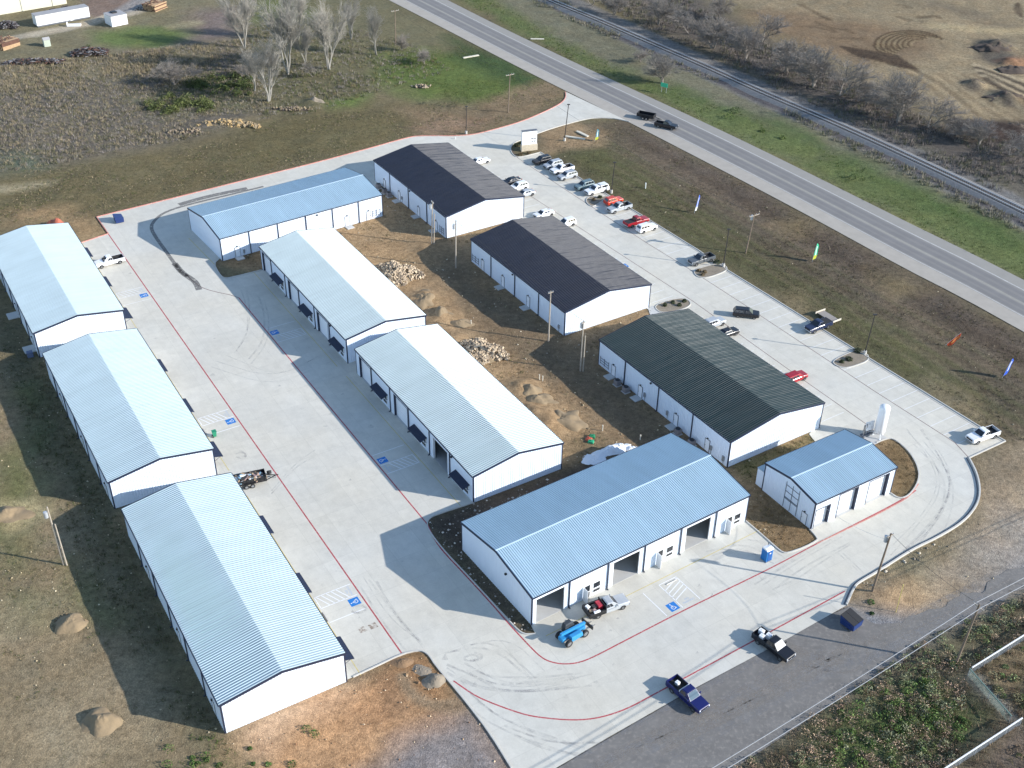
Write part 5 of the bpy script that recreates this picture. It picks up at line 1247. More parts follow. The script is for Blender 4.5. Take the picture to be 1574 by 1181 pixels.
P[14] = upole('brown utility pole with transformer outside the curved kerb', (1340.5,910), (1369.7,820), 10.6, M['wood'], .6, 33, True, r=.18)
P[15] = upole('brown utility pole standing in the weeds at the bottom right', (1469,1021), (1505.6,929), 10.6, M['wood'], .8, 120, r=.18)
blkpole = mat('dark_bronze_metal', (.035, .03, .028), .5)
def lightpole(label, base, top, z):
    b, t = lean(base, top, z); root = thing('light_pole', label, 'light pole', (b.x, b.y, .0), 0, 'dark light poles along the car park')
    q = MB(); q.cyl((0,0,0), (0,0,.75), .3, n=14); q.build('concrete_base', M['kerb'], root)
    q = MB(); q.cyl((0,0,.75), t, .11, .08, n=8); q.build('pole', blkpole, root)
    q = MB(); q.box(t.x-.35, t.x+.35, t.y-.18, t.y+.18, t.z-.05, t.z+.1); q.build('lamp_head', blkpole, root)
lightpole('dark light pole beside the island behind the lone grey pickup', (1111.6,410.5), (1120.5,353), 8.3)
lightpole('dark light pole at the island nearest the bottom right of the car park', (1329,545), (1345,484), 8.2)
lightpole('dark light pole beside the orange-red suv', (939.6,297), (945,250), 7.4)
lightpole('dark light pole standing between the white sign and the driveway', (867.7,217), (874,161), 9.3)
lightpole('dark light pole with white base outside the red kerb north of the drive', (716.5,206), (717,164), 7.0)
def wire(a, b, sag, label, m, r=.028):
    mb = MB(); n = 24; pts = []
    for i in range(n+1):
        t = i/n; p = a.lerp(b, t); p.z -= sag*4*t*(1-t); pts.append(p)
    for i in range(n): mb.cyl(pts[i], pts[i+1], r, n=4, cap=False)
    return tag(mb.build('power_line', m), label, 'power line', 'overhead power lines')
wm = mat('pale_aluminium_wire', (.5, .5, .5), .5, .3); wd_ = mat('dark_insulated_wire', (.03, .03, .03), .6)
p15 = P[15]; far = G(1087, 1185, 10.2); d15 = (far - p15).normalized(); s15 = Vector((-d15.y, d15.x, 0)) * .45
for s, lb in ((1, 'upper pale power line crossing the bottom asphalt from the weed-side pole'), (-1, 'lower pale power line crossing the bottom asphalt from the weed-side pole')):
    a = p15 + s15*s + Vector((0, 0, -.1)); wire(a, a + d15*75, .9, lb, wm, .04)
for s, lb in ((1, 'upper pale power line running right from the weed-side pole'), (-1, 'lower pale power line running right from the weed-side pole')):
    a = p15 + s15*s + Vector((0, 0, -.1)); e = G(1590, 883, 10.2); wire(a, a + (e - p15).normalized()*60, .5, lb, wm, .035)
wire(P[14] + Vector((0, 0, -1.2)), BP('B', .5, .1, 4.9), .8, 'thin service wire from the kerb-side pole to the three-door building', wm, .02)
wire(P[14], P[15], .7, 'dark wire between the kerb-side pole and the weed-side pole', wd_, .022)
wire(P[6], P[11], 2.0, 'dark wire along the highway verge between two poles', wd_, .022); wire(P[11], P[13], 1.2, 'dark wire toward the far end of the highway verge', wd_, .022)
wire(P[2], P[3], .5, 'dark wire between the poles beside the charcoal roofs', wd_, .022); wire(P[3], P[4], .8, 'dark wire along the shaded wall of the middle charcoal roof', wd_, .022); wire(P[4], P[5], .6, 'dark wire toward the pole by the dark green roof', wd_, .022)
# small posts and flags
def flag(label, base, top, z, cols, wd=1.0, sx=(.8, .6, 0)):
    b = G(*base); t = G(*top, z); d = t - Vector((b.x, b.y, 0)); root = thing('feather_flag', label, 'flag', (b.x, b.y, 0), 0, 'feather flags on the highway verge')
    if abs(d.x) > 2.5 or abs(d.y) > 2.5: d = Vector((max(-2.5, min(2.5, d.x)), max(-2.5, min(2.5, d.y)), z))
    q = MB(); q.cyl((0, 0, 0), (d.x, d.y, z), .03, n=6); q.build('pole', M['galv'], root)
    mb = MB(); n = 12; sx = Vector(sx).normalized()
    for i in range(n):
        def pt(k, s):
            f = k/n; c = Vector((d.x, d.y, z)) * (.12 + .88*f); w_ = wd * (1 - .25*f) * (1 if f < .8 else 1 - (f-.8)*3.2)
            return c + sx * (w_ * s) + Vector((-.6, .8, 0)) * (.035*math.sin(k*.9 + s*2))
        ci = 0 if i > n*.22 or len(cols) < 2 else 1
        for s0, s1, cc in ((0, .38, ci), (.38, .62, 2 if len(cols) > 2 and 3 <= i <= 9 else ci), (.62, 1, ci)):
            mb.add([pt(i, s0), pt(i, s1), pt(i+1, s1), pt(i+1, s0)], [(0,1,2,3)], cc)
    o = mb.build('banner', cols, root); so = o.modifiers.new('cloth', 'SOLIDIFY'); so.thickness = .02
gr = mat('green_flag_cloth', (.02, .42, .22), .7); yl = mat('yellow_green_flag_cloth', (.38, .42, .03), .7); wh = mat('white_flag_cloth', (.7, .74, .72), .7); orf = mat('orange_flag_cloth', (.62, .09, .03), .7); ye = mat('pale_orange_flag_cloth', (.70, .38, .12), .7); bl_ = mat('blue_flag_cloth', (.02, .09, .55), .7)
flag('green feather flag with yellow foot on the highway verge', (1248,403), (1256,375), 3.9, [gr, yl, wh])
flag('orange feather flag tilting strongly on the highway verge', (1453,531), (1477,512), 3.2, [orf, orf, ye], 1.1, (.45, .2, -.8))
flag('blue feather flag at the right edge of the highway verge', (1540,582), (1556,552), 3.9, [bl_, bl_, wh], 1.1)
flag('pale and dark blue feather flag in the strip beside the orange-red suv row', (1067,328), (1075,300), 3.8, [bl_, wh, wh], .55)
flag('dark blue-green feather flag near the lumber by the entry curve', (914,218), (918,199), 3.2, [mat('blue_green_flag_cloth', (.03, .16, .22), .7), yl, wh])
def post(base, h, m, label, r=.09):
    b = G(*base); mb = MB(); mb.cyl((0, 0, -.05), (0, 0, h), r, n=8); mb.cyl((0, 0, h), (0, 0, h+.06), r*1.3, n=8); tag(mb.build('marker_post', m, None, loc=b), label, 'marker post', 'small marker posts')
yp = mat('yellow_post_paint', (.62, .50, .16), .6); cp = mat('cream_pipe', (.6, .55, .45), .7)
post((1377,941), 5.0, yp, 'thin yellow post in the tan dirt right of the kerb-side pole', .05)
post((992,290), 1.3, wh, 'short white post in the grass behind the grey suv row', .12)
post((700,214), .4, wh, 'tiny white cap in the grass by the red kerb')
for b, lb in (((724,500), 'cream pipe between the two white rubble piles'), ((829,584), 'cream pipe left of a pair near the green weeds'), ((834,586), 'cream pipe right of a pair near the green weeds'), ((926,662), 'cream pipe just behind the white plastic heap'), ((984,677), 'cream pipe in the shade behind the blue shop roof')): post(b, 1.0, cp, lb)
# green highway sign
gs = G(1020, 143); r = thing('road_sign', 'small green road sign on the far highway verge', 'road sign', (gs.x, gs.y, 0), R(-35))
q = MB(); q.box(-1.05, 1.05, -.03, .03, 1.6, 2.7); q.build('sign_plate', mat('green_sign_face', (.05, .50, .28), .5), r)
for s in (-.7, .7): q = MB(); q.box(s-.04, s+.04, .03, .09, 0, 2.6); q.build('post', M['galv'], r)
# guard sign boards lying on the verges
for px, py, a, l_, lb in ((724, 88, 30, 5, 'pale plank lying on the green bank of the highway'), (826, 61, 0, 4, 'pale plank lying on the far verge of the highway'), (895, 207, -52, 4.2, 'pale bundle of planks lying by the entry curve'), (884, 213, -20, 5, 'brown board lying beside the pale planks')):
    b = G(px, py); mb = MB(); mb.box(-l_/2, l_/2, -.3, .3, .05, .3); mb.box(-l_/2+.3, l_/2-.2, .38, .6, .04, .2); tag(mb.build('plank', cp if 'pale' in lb else M['lumber'], None, loc=b, rz=R(a)), lb, 'plank')

# ------------------------------------------------------------------ air conditioners and door steps
acm = mat('grey_beige_casing', (.22, .20, .20), .5)
def ac(nm, u, lb):
    b = BP(nm, u, -1.1); r = thing('air_conditioner', lb, 'air conditioner', (b.x, b.y, 0), BLD[nm][2], 'outdoor air conditioners')
    q = MB(); q.box(-.6, .6, -.6, .6, -.05, .1); q.build('pad', M['slab'], r)
    q = MB(); q.box(-.48, .48, -.48, .48, .1, 1.05)
    q.build('casing', acm, r, bevel=.03)
    q = MB(); q.cyl((0, 0, 1.05), (0, 0, 1.1), .42, n=20); q.build('fan_grille', M['black'], r)
for nm, u, lb in (('D3', 27.0, 'air conditioner by the far corner of the dark green-roofed building'), ('D3', 24.6, 'second air conditioner from the far corner of the green-roofed building'), ('D3', 10.8, 'air conditioner by the third door of the green-roofed building'), ('D3', 7.3, 'air conditioner nearest the blue shop roof'),
                  ('D1', 28.9, 'air conditioner in the gap behind the light blue roof'), ('D1', 25.9, 'middle air conditioner of the dark cluster by the far charcoal wall'), ('D1', 23.8, 'near air conditioner of the dark cluster by the far charcoal wall')): ac(nm, u, lb)
def step(nm, u, lb, side=-1, wd=1.6, dp=1.5):
    W = BLD[nm][4]; b = BP(nm, u, -.85 if side < 0 else W + .85); mb = MB(); mb.box(-wd/2, wd/2, -dp/2, dp/2, -.05, .14); tag(mb.build('door_step', M['slab'], None, loc=b, rz=BLD[nm][2], bevel=.02), lb, 'door step', 'concrete steps at the back doors')
for nm, u, lb in (('D3', 29.6, 'step at the farthest door of the green-roofed wall'), ('D3', 22.1, 'step at the second door of the green-roofed wall'), ('D3', 12.7, 'step at the third door of the green-roofed wall'), ('D1', 20.8, 'step at the middle door of the far charcoal wall'), ('D1', 12.0, 'step at the third door of the far charcoal wall'), ('D1', 4.2, 'step near the corner of the far charcoal wall'),
                  ('A1', 3.35, 'step at the left door of the light blue-roofed front wall'), ('A1', 28.1, 'step at the right door of the light blue-roofed front wall'), ('D2', 11.9, 'step at the third door of the middle charcoal wall'), ('D2', 20.9, 'step at the second door of the middle charcoal wall')): step(nm, u, lb)
for nm, u, lb in (('L1', 3.5, 'step behind the far left building near its gable'), ('L1', 16.7, 'step behind the far left building at mid wall')): step(nm, u, lb, -1, 2.4, 2.2)
b = BP('L1', 1.2, -1.3); mb = MB(); mb.box(-.5, .5, -.5, .5, 0, .9); mb.cyl((0, 0, .9), (0, 0, .96), .35, n=14); tag(mb.build('air_conditioner', mat('bluish_casing', (.10, .13, .22), .5), None, loc=b, rz=2.1), 'bluish air conditioner behind the gable corner of the far left building', 'air conditioner', 'outdoor air conditioners')
# lean-to behind the three-door building
q_ = BP('B', 0, 10.6); r = thing('lean_to_shed', 'small white lean-to box behind the three-door building', 'shed', (q_.x, q_.y, 0), BLD['B'][2])
q = MB(); q.box(.1, 1.8, .05, 1.5, 0, 3.1); q.build('wall', M['wall'], r); q = MB(); q.box(.04, 1.86, .03, 1.56, 3.1, 3.18); q.build('roof', M['roof_white'], r)

# ------------------------------------------------------------------ rubble, soil and plastic heaps
def heap(name, label, cat, px, py, rx, ry, h, m, seed, rot=0, res=22, rough=.35):
    b = G(px, py); rg = random.Random(seed); off = Vector((seed*3.1, seed*1.7, 0)); mb = MB(); n = res
    for i in range(n+1):
        for j in range(n*2):
            f = i/n; a = 2*math.pi*j/(n*2); x = rx*f*math.cos(a); y = ry*f*math.sin(a)
            e = mnoise.noise(Vector((x*.6, y*.6, 0)) + off); e2 = mnoise.noise(Vector((x*2.2, y*2.2, 3)) + off)
            k = 1 + .5*e*f
            e3 = mnoise.noise(Vector((x*5, y*5, 7)) + off); z = h*(1-f**1.4)*(1+.6*e) + (rough*h*e2*.3 + .08*e3)*(1-f*.7) - .1*f
            mb.v.append((x*k, y*k, z))
    for i in range(n):
        for j in range(n*2):
            a = i*n*2 + j; b2 = i*n*2 + (j+1) % (n*2); mb.f.append((a, b2, b2 + n*2, a + n*2)); mb.m.append(0)
    o = mb.build(name, m, None, True, loc=(b.x, b.y, -.03), rz=rot); return tag(o, label, cat)
soil_tan = mat('tan_heap_soil', C(138, 120, 94), .95, var=.15, vscale=.8, bump=.9, bscale=3); soil_dark = mat('dark_heap_soil', C(84, 72, 62), .95, var=.3, vscale=1, bump=.9, bscale=3); soil_or = mat('orange_heap_soil', C(138, 110, 82), .95, var=.2, vscale=1, bump=.9, bscale=3); soil_g = mat('grey_gravel_heap', C(140, 128, 112), .95, var=.2, vscale=2, bump=.9, bscale=8)
for px, py, rx, ry, h, m, sd_, lb in ((108,960,2.2,1.9,1.2,soil_tan,1,'tan soil heap in the left yard, upper of two'), (156,1112,2.5,2.3,1.4,soil_tan,2,'tan soil heap near the bottom left corner'), (668,1046,1.7,1.5,.7,soil_g,3,'grey gravel heap beside the kerb at the bottom centre'), (648,1030,1.4,1.1,.3,soil_g,4,'low grey gravel mound left of the gravel heap'),
                                  (617,1018,1.6,1.0,.4,soil_or,5,'orange soil mound at the tip of the dirt plot'), (10,792,3.5,2.4,1.0,soil_tan,6,'tan soil bank at the left edge'), (652,462,2.6,3.6,1.5,soil_tan,7,'tan soil heap right below the far rubble pile'), (680,487,2.6,3.0,1.6,soil_tan,8,'tan soil heap between the two rubble piles'), (706,499,3.0,2.0,.9,soil_tan,9,'low tan soil heap behind the near rubble pile'),
                                  (812,604,2.6,2.6,1.5,soil_tan,10,'tan soil heap beside the near white roof, upper'), (826,618,3.2,2.4,1.3,soil_tan,11,'tan soil heap beside the near white roof, middle'), (862,648,4.4,3.2,1.2,soil_tan,12,'long tan soil heap near the white plastic'), (484,158,3.0,1.6,1.4,soil_g,13,'pale heap beside the bare trees in the weeds'), (88,347,2.6,1.8,1.6,soil_or,14,'orange mound peeking over the far left roof')):
    if px == 88: m = mat('orange_red_tarp', (.42, .12, .07), .8)
    heap('soil_heap', lb, 'soil heap', px, py, rx, ry, h, m, sd_)
def rocks(name, label, cat, px, py, rx, ry, h, n, smin, smax, mats, seed, kind=None, poly=None):
    rg = random.Random(seed); b = G(px, py); mb = MB()
    if not kind:
        k = 14
        for i in range(5):
            for j in range(k):
                f = i/4; a = 2*math.pi*j/k; mb.v.append((rx*.92*f*math.cos(a), ry*.92*f*math.sin(a), h*.85*(1-f**1.5) - .05))
        for i in range(4):
            for j in range(k): mb.f.append((i*k+j, i*k+(j+1) % k, (i+1)*k+(j+1) % k, (i+1)*k+j)); mb.m.append(len(mats)-1)
    for _ in range(n):
        a = rg.uniform(0, 6.283); f = math.sqrt(rg.random()); w_ = 1 + .22*math.sin(a*3 + seed) + .12*math.sin(a*7 + seed*2); x = rx*f*w_*math.cos(a); y = ry*f*w_*math.sin(a)
        z = h*(1-f**1.5) * .88 + rg.uniform(-.05, .15) if h else .02
        s = rg.uniform(smin, smax); c = Vector((x, y, z)); ax = [Vector((rg.gauss(0,1), rg.gauss(0,1), rg.gauss(0,1))).normalized() for _ in range(1)][0]
        ay = ax.orthogonal().normalized(); az = ax.cross(ay)
        sx, sy, sz = s*rg.uniform(.7, 1.4), s*rg.uniform(.5, 1.1), s*rg.uniform(.35, .8); pts = []
        for q in ((-1,-1,-1),(1,-1,-1),(1,1,-1),(-1,1,-1),(-1,-1,1),(1,-1,1),(1,1,1),(-1,1,1)):
            j = rg.uniform(.65, 1.0); pts.append(c + ax*q[0]*sx*.5*j + ay*q[1]*sy*.5*j + az*q[2]*sz*.5*j)
        mb.hexa(pts, rg.randrange(max(1, len(mats)-1)))
    o = mb.build(name, mats, None, loc=(b.x, b.y, 0)); tag(o, label, cat)
    return o
rk = [mat('cream_rock', C(200, 180, 152), .9, var=.1, vscale=1), mat('pale_rock', C(176, 158, 134), .9, var=.1, vscale=1), mat('grey_rock', C(128, 114, 98), .9), soil_tan]
rocks('rubble_pile', 'pale rubble pile beside the far white roof', 'rubble pile', 609, 424, 4.3, 5.0, 2.0, 800, .25, .7, rk, 1)
rocks('rubble_pile', 'pale rubble pile beside the near white roof', 'rubble pile', 737, 543, 4.3, 4.0, 1.9, 750, .25, .7, rk, 2)
rocks('rubble_pile', 'yellowish rubble bank at the edge of the weed field, larger part', 'rubble pile', 352, 192, 7.6, 2.4, 1.0, 220, .4, 1.1, [mat('yellowish_rock', C(168, 142, 100), .9, var=.3, vscale=1), mat('brownish_rock', C(140, 124, 98), .9, var=.3, vscale=1), soil_tan], 3)
rocks('rubble_pile', 'grey rubble at the left end of the weed field bank', 'rubble pile', 287, 203, 4, 1.8, .5, 60, .3, .8, [rk[2], MATS['brownish_rock'], soil_dark], 4)
rocks('rubble_pile', 'grey stones under the bare trees', 'rubble pile', 450, 168, 6, 1.3, .4, 60, .3, .7, [rk[2], MATS['brownish_rock'], soil_dark], 5)
rocks('brush_heap', 'small pale brush heap in the green lawn by the highway', 'brush heap', 648, 134, 2.2, 1.0, .7, 60, .2, .7, [rk[1], mat('dark_brush', (.05, .045, .04), .9), soil_dark], 6)
for cx, cy, w_, h_, sd_, lb in ((1528,75,7,1.6,7,'dark spoil heap with pale scraps in the far dirt field, upper'), (1545,150,5.5,1.4,8,'dark spoil heap at the right edge of the far dirt field, middle'), (1497,129,3.2,1.3,9,'small round dark heap in the far dirt field'), (1560,108,6,1.0,10,'dark and orange heap at the right edge of the far dirt field'), (1508,196,6,1.2,11,'dark soil bank beyond the railway, left part'), (1558,200,6,1.5,12,'dark soil bank beyond the railway, right part')):
    heap('soil_heap', lb, 'soil heap', cx, cy, w_, w_*.6, h_, soil_dark, sd_, 0, 16, .8)
# white plastic heap
pm = mat('white_plastic_film', (.72, .74, .76), .45)
def film(label, px, py, rx, ry, h, seed, rot):
    o = heap('plastic_sheeting', label, 'plastic sheeting', px, py, rx, ry, h, pm, seed, rot, 24, 1.6); o.data.polygons.foreach_set('use_smooth', [False]*len(o.data.polygons)); return o
film('crumpled white plastic heap behind the blue shop roof', 943, 692, 3.4, 1.5, .8, 21, .5)
film('white plastic sheeting spread in the shade behind the blue shop roof', 916, 706, 2.8, 1.6, .25, 22, .3)
film('small white plastic scrap at the shop roof edge', 972, 690, 1.2, .8, .5, 23, .2)
# scattered construction scraps in the courtyard
for px, py, c, lb in ((908,680,(.02,.30,.15),'green scrap by the white plastic'), (905,676,(.45,.10,.06),'red scrap by the white plastic'), (910,672,(.02,.22,.10),'small green crate by the white plastic')):
    b = G(px, py); mb = MB(); mb.hexa([(-.5,-.4,0),(.5,-.45,0),(.45,.4,0),(-.5,.4,0),(-.4,-.35,.35),(.4,-.35,.3),(.4,.3,.35),(-.4,.35,.3)]); mb.box(-.15, .15, -.1, .1, .3, .5); tag(mb.build('scrap', mat('scrap_%s' % lb.split()[0], c, .6), None, loc=b, rz=px*.1), lb, 'scrap')

# ------------------------------------------------------------------ far-left yard: trailer, boxes, crates, machinery
def frame_at(p0, p1, z0=0):
    a = G(*p0); b = G(*p1); d = b - a; return a, math.atan2(d.y, d.x), d.length
def box_building(name, label, cat, p0, p1, depth, h, wallm, roofm, door=True, windows=0, win_m=None, roof_box=None):
    a, rz, L = frame_at(p0, p1); r = thing(name, label, cat, (a.x, a.y, 0), rz)
    q = MB(); q.box(0, L, 0, depth, .0 if name != 'office_trailer' else .5, h); q.build('wall', wallm, r)
    q = MB(); q.box(-.08, L+.08, -.08, depth+.08, h, h+.12); rf = q.build('roof', roofm, r)
    if roof_box: q = MB(); q.box(L*.35, L*.65, depth*.5, depth*.85, h+.12, h+.5); q.build('vent', M['black'], rf)
    if name == 'office_trailer':
        q = MB(); q.box(.2, L-.2, .1, depth-.1, .05, .5); q.build('skirt', M['frame'], r)
    for i in range(windows):
        x = L*(i+.7)/(windows+.4); q = MB(); q.box(x-.5, x+.5, -.03, 0, 1.5, 2.3); w_ = q.build('window', M['whiteframe'], r); q = MB(); q.box(x-.42, x+.42, -.045, -.03, 1.58, 2.22); q.build('pane', win_m or M['glass'], w_)
    if door: q = MB(); q.box(L*.62, L*.62+.9, -.04, 0, .3, 2.3); q.build('door', M['whiteframe'], r)
    return r
gry = mat('grey_trailer_roof', (.34, .33, .33), .7, var=.1, vscale=.4)
box_building('office_trailer', 'long white site trailer near the top left corner', 'trailer', (58,43), (139,28), 3.4, 3.4, M['white'], gry, True, 0)
sb = G(114, 40); mb = MB(); mb.box(-2, 2, -.7, .7, 0, .5); mb.box(-2.0, -1.9, -.7, .7, .5, 1.2); tag(mb.build('entry_deck', M['whiteframe'], None, loc=sb, rz=.15), 'white entry deck in front of the long white trailer', 'deck')
box_building('shipping_container', 'short white container right of the long white trailer', 'container', (173,42), (197,37), 5.0, 3.0, M['white'], gry, False, 0, None, True)
cr = mat('cream_wall_panel', (.60, .57, .44), .7, var=.05, vscale=.2)
r = box_building('warehouse', 'cream warehouse wall cut off by the top left corner', 'building', (-40,30), (103,6), 20, 7.0, cr, gry, False, 0)
for i in range(4): q = MB(); q.box(5 + i*9.5, 5.15 + i*9.5, -.06, 0, 0, 6.9); q.build('panel_joint', M['frame'], r)
def lumber(label, p0, p1, depth, h, seed):
    a, rz, L = frame_at(p0, p1); rg = random.Random(seed); mb = MB(); k = int(h/.35)
    for lv in range(k):
        y = 0
        while y < depth - .3: w_ = rg.uniform(.3, .5); mb.box(rg.uniform(0, .4), L - rg.uniform(0, .5), y, y+w_-.05, lv*.35, lv*.35+.3, 0 if rg.random() < .75 else 1); y += w_
    for i in range(14): x = rg.uniform(0, L); mb.beam((x, rg.uniform(0, depth), k*.35+.1), (x+rg.uniform(-3, 3), rg.uniform(0, depth), k*.35+rg.uniform(.1, .6)), .2, .12, 1)
    tag(mb.build('lumber_stack', [M['lumber'], M['rust']], None, loc=(a.x, a.y, 0), rz=rz), label, 'lumber stack')
lumber('stack of tan timber under rusty bars at the left edge', (4,79), (33,70), 5, 2.4, 1); lumber('stack of tan timber at the top beside the gravel track', (238,20), (258,12), 5, 2.2, 2)
def junk(name, label, px, py, lx, ly, h, n, mats_, seed, cat='scrap pile'):
    b = G(px, py); o = debris((b.x, b.y, 0), .15, label, mats_, lx, ly, .1, h, n, name, seed, cat); return o
dk2 = mat('dark_rusty_iron', (.05, .04, .042), .8); gy2 = mat('weathered_grey_iron', (.20, .19, .19), .7)
junk('scrap_pile', 'long row of dark scrap machinery in the top left field', 52, 98, 8, 1.5, 1.5, 300, [dk2, dk2, gy2, M['rust']], 31)
junk('scrap_pile', 'tangle of dark scrap with a raised arm right of the long row', 138, 84, 5, 2.4, 2.0, 330, [dk2, dk2, gy2, M['rust']], 32)
junk('scrap_pile', 'dark scrap bin at the far left edge', 12, 43, 2.8, 1.8, 2.0, 260, [dk2, dk2, gy2, dk2], 33)
junk('scrap_pile', 'dark pieces on the track beside the timber stack at the top', 222, 15, 2.5, 1.5, .8, 30, [dk2, gy2], 34)
a, rz, L = frame_at((69,73), (75,72)); r = thing('small_shed', 'tiny pale shed in the top left field', 'shed', (a.x, a.y, 0), rz)
q = MB(); q.box(0, 1.8, 0, 1.6, 0, 2.0); q.build('wall', mat('pale_green_wall', (.42, .46, .38), .7), r); q = MB(); q.loft([[(x, -.1, 2.0), (x, 1.7, 2.0), (x, .8, 2.6)] for x in (-.1, 1.9)]); q.build('roof', gry, r)
for px, py, lb in ((81,18,'dark barrel cluster behind the long white trailer, left'), (100,14,'dark barrel cluster behind the long white trailer, right')):
    junk('barrel_cluster', lb, px, py, 1.0, .8, 1.0, 14, [dk2, dk2], px, 'barrels')

# ------------------------------------------------------------------ low white walls and mesh fence, bottom right
def meshfence(name, label, p0, p1, rail, h=1.5, wire_m=None):
    a, rz, L = frame_at(p0, p1); r = thing(name, label, 'fence', (a.x, a.y, 0), rz, 'fences in the weeds at the bottom right')
    n_ = max(2, int(L/2.6))
    for i in range(n_+1): q = MB(); q.cyl((L*i/n_, 0, -.2), (L*i/n_, 0, h+.05), .045, n=6); q.build('post', M['galv'], r)
    q = MB(); k = int(L/.20)
    for i in range(k):
        x = i*.20; e = min(x+h, L); q.beam((x, 0, .05), (e, 0, .05 + (e-x)), .022, .022); b_ = max(x-h, 0); q.beam((x, .02, .05), (b_, .02, .05 + (x-b_)), .022, .022)
    q.build('mesh', wire_m, r)
    q = MB(); q.beam((-.05, 0, h), (L+.05, 0, h), .14, .12); q.build('top_rail', rail, r)
    return r
gwm = mat('grey_wire_mesh', (.30, .31, .31), .6)
meshfence('rail_fence', 'upper white-railed mesh fence at the right edge', (1491,1037), (1612,961), M['white'], 1.3, gwm); meshfence('rail_fence', 'lower white-railed mesh fence at the bottom right corner', (1425,1208), (1567,1115), M['white'], 1.3, gwm)
meshfence('mesh_fence', 'grey-green mesh fence joining the two white-railed fences', (1487,1040), (1550,1112), mat('green_grey_wire', (.13, .19, .16), .6), 1.4, MATS['green_grey_wire'])

# ------------------------------------------------------------------ weeds, grass and stones (uncountable)
def veg_mat(name, rough=.85):
    if name in MATS: return MATS[name]
    m = bpy.data.materials.new(name); m.use_nodes = True; t = m.node_tree; p = t.nodes['Principled BSDF']
    a = t.nodes.new('ShaderNodeAttribute'); a.attribute_name = 'tint'; t.links.new(a.outputs['Color'], p.inputs['Base Color'])
    p.inputs['Roughness'].default_value = rough; p.inputs['Specular IOR Level'].default_value = .15; MATS[name] = m; return m
def np_mesh(name, co, faces_n, tint, material, parent=None):
    """triangle/quad soup: co (N,3) grouped by faces_n vertices per face"""
    me = bpy.data.meshes.new(name); n = len(co); nf = n // faces_n
    me.vertices.add(n); me.vertices.foreach_set('co', co.astype(np.float32).ravel())
    me.loops.add(n); me.loops.foreach_set('vertex_index', np.arange(n, dtype=np.int32))
    me.polygons.add(nf); me.polygons.foreach_set('loop_start', np.arange(0, n, faces_n, dtype=np.int32)); me.update(calc_edges=True)
    if tint is not None:
        ca = me.color_attributes.new('tint', 'FLOAT_COLOR', 'POINT'); ca.data.foreach_set('color', np.concatenate([tint, np.ones((n, 1))], 1).astype(np.float32).ravel())
    me.materials.append(material); o = bpy.data.objects.new(name, me); COL.objects.link(o)
    if parent: o.parent = parent
    return o
conc_np, hole_np = conc_outer, hole
def sample(px, dens, seed, thr=.0, ns=7, avoid=True):
    poly = P2(px); bx = [p[0] for p in poly]; by = [p[1] for p in poly]; rs = np.random.RandomState(seed)
    n = int((max(bx)-min(bx))*(max(by)-min(by))*dens); x = rs.uniform(min(bx), max(bx), n); y = rs.uniform(min(by), max(by), n)
    k = pip(x, y, poly)
    if thr: k &= vnoise(x+1000, y+1000, ns, seed+5, 4) > thr + rs.uniform(-.07, .07, n)
    x, y = x[k], y[k]
    if avoid:
        k = ~(pip(x, y, conc_np) & ~pip(x, y, hole_np))
        for nm in BLD:
            q = [BP(nm, a, b) for a, b in ((-.3,-.3),(BLD[nm][3]+.3,-.3),(BLD[nm][3]+.3,BLD[nm][4]+.3),(-.3,BLD[nm][4]+.3))]; k &= ~pip(x, y, [(p.x, p.y) for p in q])
        k &= ~pip(x, y, P2(ASPH)); k &= ~pip(x, y, hs + hn[::-1])
        x, y = x[k], y[k]
    return x, y, rs
def tufts(name, label, cat, specs, seed):
    """specs: (polygon, density, threshold, height, radius, blades, blade width, colours)"""
    CO = []; TI = []
    for si, (px, dens, thr, h, r, nb, bw, cols) in enumerate(specs):
        x, y, rs = sample(px, dens, seed + si*7, thr); n = len(x)
        if not n: continue
        cols_ = np.array([C(*c) for c in cols]); ci = rs.randint(0, len(cols_), n); sz = rs.uniform(.5, 1.4, n)
        X = np.repeat(x, nb); Y = np.repeat(y, nb); Sz = np.repeat(sz, nb); Ci = np.repeat(ci, nb); N = n*nb
        a = rs.uniform(0, 6.283, N); f = np.sqrt(rs.rand(N)) * r * Sz; bxx = X + f*np.cos(a); byy = Y + f*np.sin(a)
        hh = h * Sz * rs.uniform(.5, 1.2, N); ln = rs.uniform(.0, .7, N) * hh; tx = bxx + np.cos(a)*ln + rs.normal(0, .05, N); ty = byy + np.sin(a)*ln + rs.normal(0, .05, N)
        b = rs.uniform(0, 6.283, N); w2 = bw * rs.uniform(.6, 1.4, N) / 2
        z0 = np.full(N, -.08)
        p0 = np.stack([bxx - np.cos(b)*w2, byy - np.sin(b)*w2, z0], 1); p1 = np.stack([bxx + np.cos(b)*w2, byy + np.sin(b)*w2, z0], 1); p2 = np.stack([tx, ty, hh], 1)
        CO.append(np.stack([p0, p1, p2], 1).reshape(-1, 3)); t = cols_[Ci] * rs.uniform(.8, 1.2, (N, 1)); TI.append(np.repeat(t, 3, 0))
    o = np_mesh(name, np.concatenate(CO), 3, np.clip(np.concatenate(TI), 0, 1), veg_mat('dry_weed_foliage')); o['kind'] = 'stuff'; o['label'] = label; o['category'] = cat
    return o
